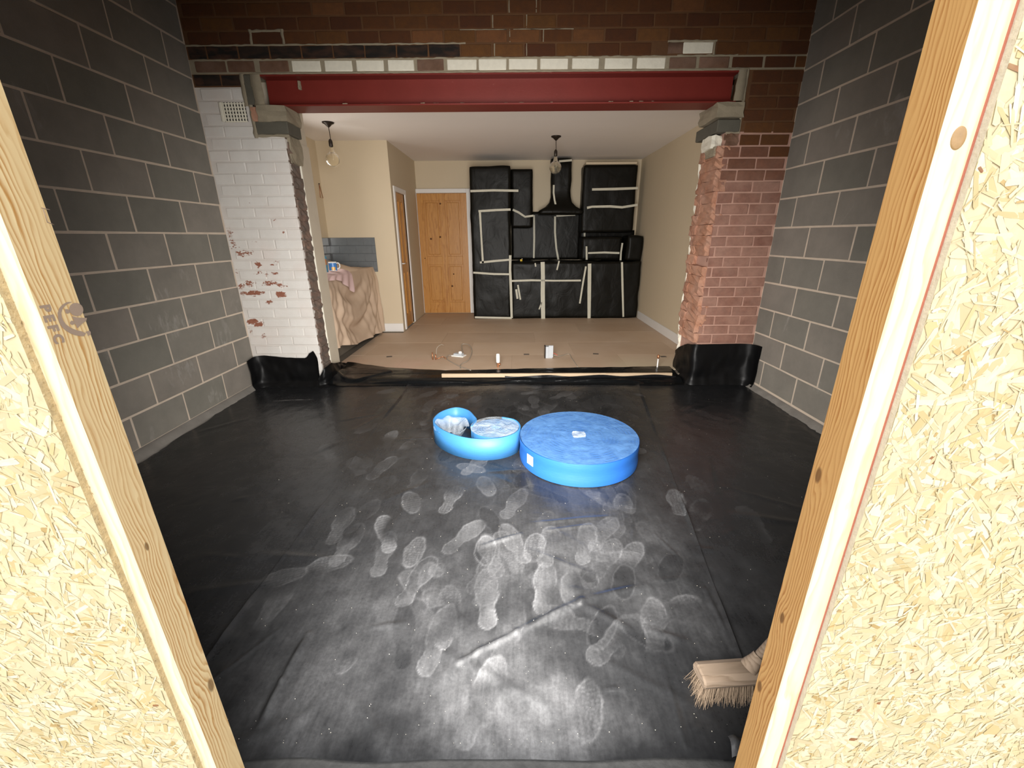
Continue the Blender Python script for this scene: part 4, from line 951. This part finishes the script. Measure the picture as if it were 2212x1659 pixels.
# worktop hidden under the dust sheet
cab = empty('base_cabinet', (0, 0, 0)); tag(cab, 'base cabinet hidden under the beige dust sheet', 'cabinet')
box('carcass', (XKL+.012, 4.30, ZK), (-2.02, 6.02, .86), 'dark_floor', cab); box('worktop', (XKL+.012, 4.28, .86), (-1.985, 6.025, .90), 'padstone', cab, .004)
nu, nv = 150, 120; vn = VN(61); P = np.zeros((nv, nu, 3)); ys = np.linspace(4.27, 6.032, nu)
hem = np.interp(ys, [4.27, 4.53, 4.86, 5.34, 5.75, 6.03], [.20, .185, .115, .085, .05, .03])
for j in range(nv):
    v_ = j/(nv-1)
    if v_ < .36:       # top, from the wall to the edge
        q_ = v_/.36; x = -2.495+(.54)*q_
        z = .925 + .012*(vn.fbm(ys*6, ys*0+q_*4, 3)-.5)
        hump = np.exp(-((ys-5.05)/.62)**4)*(1-q_)**1.2*.17 + np.exp(-((ys-5.62)/.20)**2)*.045*(1-q_)+ .10*np.exp(-((ys-4.6)/.22)**2)*(1-q_)**1.5
        P[j, :, 0] = x; P[j, :, 1] = ys; P[j, :, 2] = z+hump + .02*np.sin(ys*19+q_*5)*(1-q_)*.6
    else:
        q_ = (v_-.36)/.64; z = .925+(hem-.925)*q_
        env = min(1, q_*2.5)
        cat = z - 0.85*(ys-5.22)**2 - 0.18*(ys-5.22)
        u_ = np.exp(-((ys-5.15)/.60)**2)
        swag = u_*(.040*np.sin(cat*15+.9) + .014*np.sin(cat*34+1.4)) + (1-u_)*(.020*np.sin(ys*27+q_*2) + .012*np.sin(ys*51+q_*3.1+1))
        x = -1.955 + .030*min(1, q_*6) + swag*env + .035*q_ - .02*u_*math.sin(PI*q_) + .012*(vn.fbm(ys*5+3, ys*0+q_*5, 3)-.5)
        P[j, :, 0] = np.minimum(x, -1.845); P[j, :, 1] = ys; P[j, :, 2] = z
ds = tag(link('dust_sheet', grid_me('dust_sheet', P), 'sheet'), 'beige dust sheet draped over the left worktop down to the floor', 'cloth')
nu, nv = 60, 40; P = np.zeros((nv, nu, 3)); ys = np.linspace(4.34, 5.06, nu); hem = np.interp(ys, [4.34, 4.62, 4.75, 5.03, 5.06], [.895, .885, .845, .70, .72])
for j in range(nv):
    v_ = j/(nv-1)
    if v_ < .5: q_ = v_*2; P[j, :, 0] = -2.22+.265*q_; P[j, :, 2] = .958-.010*q_+.006*np.sin(ys*30+q_*3)+.02*np.exp(-((ys-4.95)/.1)**2)
    else: q_ = (v_-.5)*2; P[j, :, 0] = -1.955+.045*min(1, q_*5)+.012*np.sin(ys*36+q_*2)*q_+.012; P[j, :, 2] = .948+(hem-.948)*q_+.02*np.exp(-((ys-4.95)/.1)**2)*(1-q_)
    P[j, :, 1] = ys
tag(link('pink_towel', grid_me('pink_towel', P), 'pink_cloth'), 'small pink cloth hanging over the edge of the dust sheet', 'cloth')
q = atX(722, 596, -2.0)
mug = empty('mug', (-2.0, q.y, .963)); tag(mug, 'white mug with a blue and yellow picture on the pink cloth', 'mug')
link('mug_body', lathe_me('mug_body', [(.0001, 0), (.038, 0), (.041, .004), (.042, .095), (.039, .097), (.038, .09), (.036, .01), (.0001, .008)], 24), 'white_plastic', mug)
link('mug_print', lathe_me('mug_print', [(.0425, .008), (.0430, .086)], 24), 'mug_blue', mug)
vs = [(.0436*math.cos(a), .0436*math.sin(a), z) for z in (.010, .045) for a in np.linspace(-1.55, -.65, 7)]
link('mug_picture', mesh('mug_picture', vs, [(i, i+1, i+8, i+7) for i in range(6)], True), 'mug_yellow', mug)
link('mug_handle', tube_me('mug_handle', smooth_path([(.040, .004, .082), (.062, .006, .084), (.074, .008, .062), (.068, .008, .034), (.041, .004, .020)], 5), .0062, 8), 'white_plastic', mug)
q = atX(707, 598, -2.03); tin = empty('tin', (-2.04, q.y-.03, .962)); tag(tin, 'tall blue tin with an orange panel beside the mug', 'tin')
link('tin_body', lathe_me('tin_body', [(.0001, 0), (.043, 0), (.043, .003), (.043, .155), (.040, .165), (.0001, .167)], 22), 'can_blue', tin)
vs = [(.0436*math.cos(a), .0436*math.sin(a), z) for z in (.075, .135) for a in np.linspace(-1.3, -.2, 7)]
link('tin_label', mesh('tin_label', vs, [(i, i+1, i+8, i+7) for i in range(6)], True), 'orange', tin)
# triangular wire hanger on the left wall
hg = empty('wire_hanger', (XKL+.004, 5.965, 1.80)); tag(hg, 'small brown wire triangle hanging on the left kitchen wall', 'hanger')
link('wire', tube_me('wire', [(.004, 0, .165), (.01, -.035, 0), (.01, .045, 0), (.004, 0, .165)], .004, 6), 'copper', hg); link('hook', tube_me('hook', [(-.004, 0, .168), (.012, 0, .168)], .005, 8), 'black_metal', hg)

# ------- wrapped units
def wrapped_me(name, a, b, amp, seed, nseg=0.045, rnd=0.02):
    """box with softened edges and crumpled film-like faces"""
    sx, sy, sz = (b[i]-a[i] for i in range(3)); nx_, ny_, nz_ = (max(2, int(s/nseg)) for s in (sx, sy, sz))
    v1, v2, v3 = VN(seed), VN(seed+1), VN(seed+2); bm = bmesh.new(); ch = {}
    def vert(i, j, k):
        key = (i, j, k)
        if key not in ch:
            x, y, z = a[0]+sx*i/nx_, a[1]+sy*j/ny_, a[2]+sz*k/nz_
            c = Vector(((a[0]+b[0])/2, (a[1]+b[1])/2, (a[2]+b[2])/2)); h = Vector((sx/2, sy/2, sz/2)); p = Vector((x, y, z)); l = p-c
            q = Vector((max(-h.x+rnd, min(h.x-rnd, l.x)), max(-h.y+rnd, min(h.y-rnd, l.y)), max(-h.z+rnd, min(h.z-rnd, l.z)))); d = l-q
            if d.length > 1e-6: l = q + d.normalized()*rnd
            p = c+l
            dx = amp*(v1.fbm(y*5+z*1.3+20, z*5+20, 3)-.5)*2; dy = amp*(v2.fbm(x*5+z*2.1+20, z*3.5-x*1.5+20, 3)-.5)*2; dz = amp*(v3.fbm(x*5+20, y*5+20, 2)-.5)*2
            ch[key] = bm.verts.new(p+Vector((dx*abs(l.x/h.x)**3 if h.x else 0, float(dy), dz*abs(l.z/h.z)**3)))
        return ch[key]
    def quad(*ks):
        bm.faces.new([vert(*k) for k in ks])
    for i in range(nx_):
        for k in range(nz_): quad((i, 0, k), (i+1, 0, k), (i+1, 0, k+1), (i, 0, k+1)); quad((i+1, ny_, k), (i, ny_, k), (i, ny_, k+1), (i+1, ny_, k+1))
        for j in range(ny_): quad((i, j, 0), (i, j+1, 0), (i+1, j+1, 0), (i+1, j, 0)); quad((i, j, nz_), (i+1, j, nz_), (i+1, j+1, nz_), (i, j+1, nz_))
    for j in range(ny_):
        for k in range(nz_): quad((0, j+1, k), (0, j, k), (0, j, k+1), (0, j+1, k+1)); quad((nx_, j, k), (nx_, j+1, k), (nx_, j+1, k+1), (nx_, j, k+1))
    for f in bm.faces: f.smooth = True
    me = bpy.data.meshes.new(name); bm.to_mesh(me); bm.free(); return me
def tape(parent, pts, y, w_=0.030, off=0.010):
    """masking tape along pixels of the kitchen close-up, on the plane y"""
    P_ = [atY(980+x/4.148, 320+yy/4.148, y-off) for x, yy in pts]; vs, fs = [], []
    pos = parent.location
    for i, p in enumerate(P_):
        t = (P_[min(i+1, len(P_)-1)]-P_[max(i-1, 0)]).normalized(); nn = Vector((-t.z, 0, t.x))*w_/2*R.uniform(.9, 1.12)
        vs += [p+nn-pos, p-nn-pos, p-nn-pos+Vector((0, .0015, 0)), p+nn-pos+Vector((0, .0015, 0))]
    for i in range(len(P_)-1):
        for k in range(4): fs.append((i*4+k, i*4+(k+1) % 4, (i+1)*4+(k+1) % 4, (i+1)*4+k))
    fs += [(3, 2, 1, 0), tuple(len(vs)-4+k for k in range(4))]
    return link('masking_tape', mesh('masking_tape', vs, fs), 'tape', parent)
YB = 7.0; YW = 7.26
def wrapped(name, a, b, amp, seed, label, cat, rnd=0.02):
    p = empty(name, ((a[0]+b[0])/2, (a[1]+b[1])/2, a[2])); tag(p, label, cat)
    me = wrapped_me('plastic_wrap', [a[i]-p.location[i] for i in range(3)], [b[i]-p.location[i] for i in range(3)], amp, seed, rnd=rnd); link('plastic_wrap', me, 'wrap', p); return p
tall = wrapped('tall_cabinet', (-0.675, YB, ZK), (-0.052, 7.572, 2.31), .012, 71, 'tall kitchen cabinet wrapped in black plastic beside the pine door', 'cabinet')
for pts in ([(150, 385), (360, 378), (580, 382)], [(222, 565), (380, 555), (510, 550)], [(235, 575), (248, 800), (262, 1030)], [(235, 1025), (360, 1012), (500, 1000)], [(175, 1115), (360, 1128), (510, 1130)], [(190, 1516), (520, 1522)]): tape(tall, pts, YB, off=.020)
tape(tall, [(507, 960), (505, 1090), (512, 1250), (520, 1522)], YB, .040, off=.022)
wu = wrapped('hanging_cabinet', (-0.050, YW, 1.44), (0.300, 7.572, 2.30), .010, 81, 'narrow wall cabinet in black plastic between the tall cabinet and hood', 'cabinet'); tape(wu, [(530, 552), (580, 575), (640, 615), (715, 605)], YW, off=.02)
wr = wrapped('hanging_cabinet', (1.085, YW, 1.36), (1.925, 7.572, 2.345), .010, 91, 'wide wall cabinet in black plastic right of the hood', 'cabinet')
tape(wr, [(1240, 370), (1450, 366), (1650, 358)], YW, .036, off=.02); tape(wr, [(1195, 535), (1240, 525), (1400, 522), (1510, 530), (1648, 508)], YW, .034, off=.02)
base = wrapped('base_cabinet', (-0.05, YB, ZK), (2.035, 7.572, .925), .014, 101, 'run of base cabinets and worktop wrapped in black plastic with tape strips', 'cabinet')
for pts, w_ in (([(797, 1020), (800, 1150), (798, 1300), (802, 1530)], .062), ([(1218, 1035), (1215, 1280), (1213, 1525)], .054), ([(1508, 1022), (1513, 1250), (1520, 1512)], .030), ([(520, 1190), (700, 1184), (900, 1188), (1140, 1186)], .028), ([(1185, 1060), (1160, 1200), (1130, 1392)], .026), ([(560, 1265), (572, 1350)], .03), ([(575, 1225), (598, 1358)], .026), ([(765, 1445), (790, 1380)], .02), ([(730, 1030), (735, 1062)], .022), ([(945, 1010), (925, 1092)], .024)):
    tape(base, pts, YB, w_, off=.024)
spl = wrapped('splashback_cover', (-0.048, 7.555, .93), (1.118, 7.588, 1.70), .004, 111, 'black plastic sheet taped over the wall behind the hob', 'plastic sheet', .005)
for pts in ([(720, 600), (722, 800), (718, 985)], [(908, 612), (908, 760), (920, 900), (938, 1000)], [(920, 606), (1090, 597)], [(1182, 560), (1175, 700), (1170, 855)]): tape(spl, pts, 7.555, .030, off=.014)
sp2 = wrapped('splashback_cover', (1.12, 7.555, .93), (2.03, 7.588, 1.40), .004, 115, 'black plastic sheet on the wall behind the appliance', 'plastic sheet', .005)
rc = wrapped('appliance', (1.10, 7.20, .935), (1.75, 7.55, 1.30), .014, 121, 'boxy appliance under black plastic on the worktop below the wide wall cabinet', 'appliance')
for pts in ([(1205, 940), (1350, 935), (1485, 940)], [(1512, 850), (1500, 930), (1495, 1005)], [(1190, 880), (1192, 1000)]): tape(rc, pts, 7.20, .028, off=.02)
rs2 = wrapped('plastic_bundle', (1.80, 7.03, .93), (2.045, 7.50, 1.315), .016, 131, 'black plastic bundle on the worktop against the right kitchen wall', 'plastic sheet')
box('cornice', (1.11-wr.location.x, -0.17, 2.352-wr.location.z), (1.90-wr.location.x, 0.15, 2.385-wr.location.z), 'cream', wr, .006)
# cooker hood
hood = empty('cooker_hood', (0.74, 7.36, 1.64)); tag(hood, 'flared chimney cooker hood wrapped in black plastic', 'cooker hood')
prof = [(.345, .0), (.36, .03), (.34, .06), (.25, .11), (.18, .18), (.155, .26), (.150, .35), (.160, .50), (.155, .65), (.165, .79), (.15, .80)]
vs, fs = [], []; n_ = 24; vn = VN(141)
for i, (r_, z_) in enumerate(prof):
    for k in range(n_):
        a = 2*PI*k/n_; c_, s_ = math.cos(a), math.sin(a); e = 0.35
        x = r_*math.copysign(abs(c_)**e, c_); y = max(-.22, min(.22, r_*.75*math.copysign(abs(s_)**e, s_)))
        j = 1+.10*(float(vn(np.array([k*.7]), np.array([i*.8]))[0])-.5); vs.append((x*j, y*j, z_))
for i in range(len(prof)-1):
    for k in range(n_): fs.append((i*n_+k, i*n_+(k+1) % n_, (i+1)*n_+(k+1) % n_, (i+1)*n_+k))
fs += [tuple(range(n_-1, -1, -1)), tuple(range((len(prof)-1)*n_, len(prof)*n_))]
link('plastic_wrap', mesh('plastic_wrap', vs, fs, True), 'wrap', hood)
tape(hood, [(897, 330), (895, 400), (905, 470), (918, 525)], 7.20, .028, off=.0); tape(hood, [(945, 118), (1060, 108)], 7.21, .03, off=0)
yl = empty('yellow_gadget', atY(1126, 563, 7.15)); tag(yl, 'small yellow gadget on the worktop in the dark gap beside the tall cabinet', 'gadget')
link('gadget_body', rubble_me('gadget_body', .035, .05, .03, .003, 7), 'yellow', yl, (0, 0, .01)); yl.location.z = .935
link('gadget_grip', box_me('gadget_grip', (-.012, -.012, 0), (.012, .012, .02), .003), 'black_metal', yl, (.012, 0, .022))

# ------- odds and ends at the front of the kitchen floor
q2 = lambda x, y: (900+x/6.144, 730+y/6.144)
def floor_pt(x, y, z=ZK): p = atZ(*q2(x, y), z); return p
p = floor_pt(1760, 262); g = empty('switch_box', (p.x, p.y, ZK)); tag(g, 'grey upright electrical box standing on the boards', 'electrical box')
box('box_body', (-.045, -.035, 0.0), (.035, .035, .135), 'grey_plastic', g, .004); box('box_back', (-.056, -.038, .002), (-.044, .038, .140), 'black_metal', g, .002); box('faceplate', (-.012, -.041, .012), (.040, -.034, .150), 'grey_plastic', g, .003)
tag(link('grey_cable', tube_me('grey_cable', smooth_path([(p.x+.05, p.y, ZK+.03), (p.x+.12, p.y+.03, ZK+.01), floor_pt(2020, 215), floor_pt(2060, 270), floor_pt(2140, 390)], 6), .005, 6), 'grey_cable'), 'thin grey cable leading from the grey box to the step', 'cable')
link('red_wire', tube_me('red_wire', smooth_path([(.035, -.01, .06), (.065, -.02, .05), (.09, -.03, .035)], 5), .004, 6), 'red_wire', g)
p = floor_pt(560, 240); g = empty('socket_plate', (p.x, p.y, ZK)); tag(g, 'white double socket plate lying face down on the boards', 'socket')
box('plate', (-.075, -.045, .0), (.075, .045, .012), 'white_plastic', g, .003); box('back_block', (-.055, -.03, .012), (.05, .03, .032), 'grey_plastic', g, .004); link('terminal', lathe_me('terminal', [(.0001, .05), (.018, .048), (.022, .03), (.020, .02)], 12), 'white_plastic', g, (.015, .01, .006)); g.rotation_euler = (0, 0, -.35)
tag(link('socket_cable', tube_me('socket_cable', smooth_path([p+Vector((.05, .02, .02)), floor_pt(600, 90, ZK+.05), floor_pt(690, 90, ZK+.06), floor_pt(735, 170, ZK+.04), floor_pt(690, 290, ZK+.012), floor_pt(590, 350, ZK+.006), floor_pt(580, 415, ZK+.006)], 7), .005, 6), 'grey_cable'), 'grey cable looping round the white socket plate', 'cable')
tag(link('socket_cable', tube_me('socket_cable', smooth_path([p+Vector((-.07, 0, .01)), floor_pt(420, 235, ZK+.012), floor_pt(400, 275, ZK+.006), floor_pt(480, 330, ZK+.006), floor_pt(590, 385, ZK+.006), floor_pt(720, 430, ZK+.006)], 7), .005, 6), 'grey_cable'), 'grey cable running from the socket plate down to the step', 'cable')
p = floor_pt(240, 290); g = empty('copper_stubs', (p.x, p.y, ZK)); tag(g, 'pair of short brown copper stubs with bent wires on the boards', 'pipe')
link('stub', tube_me('stub', [(-.02, 0, 0), (-.022, .005, .085)], .007, 8), 'copper', g); link('stub', tube_me('stub', [(.012, 0, 0), (.012, .005, .065)], .007, 8), 'copper', g)
link('bent_wire', tube_me('bent_wire', smooth_path([(.012, 0, .01), (.05, 0, .02), (.09, .02, .03), (.13, 0, .012)], 5), .005, 6), 'copper', g)
link('bent_wire', tube_me('bent_wire', smooth_path([(.02, 0, .06), (.03, .02, .13), (.07, .05, .16), (.10, .07, .15)], 5), .003, 6), 'grey_cable', g)
p = floor_pt(1085, 400); g = empty('capped_pipe', (p.x-.004, p.y+.03, ZK)); tag(g, 'copper pipe stub with a white push-fit cap at the step', 'pipe')
link('pipe', lathe_me('pipe', [(.011, 0), (.011, .06)], 12), 'copper', g); link('cap', lathe_me('cap', [(.017, .052), (.020, .06), (.020, .12), (.017, .145), (.0001, .148)], 14), 'white_plastic', g); link('side_fitting', tube_me('side_fitting', [(.0, 0, .03), (.028, 0, .035)], .009, 8), 'copper', g)
q3 = lambda x, y: (1380+x/7.373, 680+y/7.373)
p = atZ(*q3(297, 845), ZK); g = empty('white_stick', (p.x, p.y+.01, ZK)); tag(g, 'thin white upright pipe at the right end of the step', 'pipe')
link('pipe', lathe_me('pipe', [(.0075, 0), (.0075, .095), (.0001, .096)], 10), 'white_plastic', g); link('pipe_top', lathe_me('pipe_top', [(.006, .095), (.014, .105), (.013, .135), (.0001, .14)], 10), 'copper', g)
for i, (x, y, rz, lb) in enumerate(((841, 770.5, .25, 'dark patch of tape on the boards near the dust sheet'), (1137.3, 765.7, .02, 'dark patch of tape on the boards left of the grey box'), (1287, 764.6, -.2, 'dark patch of tape on the boards right of the grey box'), (1433, 770.5, .05, 'dark patch of tape beside the thin white pipe'))):
    p = atZ(x, y, ZK); tag(link('floor_tape', box_me('floor_tape', (-.032, -.025, 0), (.032, .025, .0016), .0005), 'patch', None, (p.x, p.y, ZK+.0008), (0, 0, rz)), lb, 'tape', 'dark tape patches')
# air brick in the left pier
ab = empty('air_brick', (-2.21, D-.003, 2.252)); tag(ab, 'white air brick with rows of square holes in the white pier', 'vent')
box('backing', (-.10, .004, -.066), (.098, .01, .066), 'inner_dark', ab)
for i in range(8): box('bar', (-.074+.0233*i-.0055, -.008, -.066), (-.074+.0233*i+.0055, .003, .066), 'white_plain', ab, .002)
for i in range(6): box('crossbar', (-.075, -.004, -.066+.0245*i-.004), (.098, .003, -.066+.0245*i+.004), 'white_plain', ab, .001)
box('rim', (-.103, -.012, -.068), (-.080, .004, .068), 'white_plain', ab, .004)
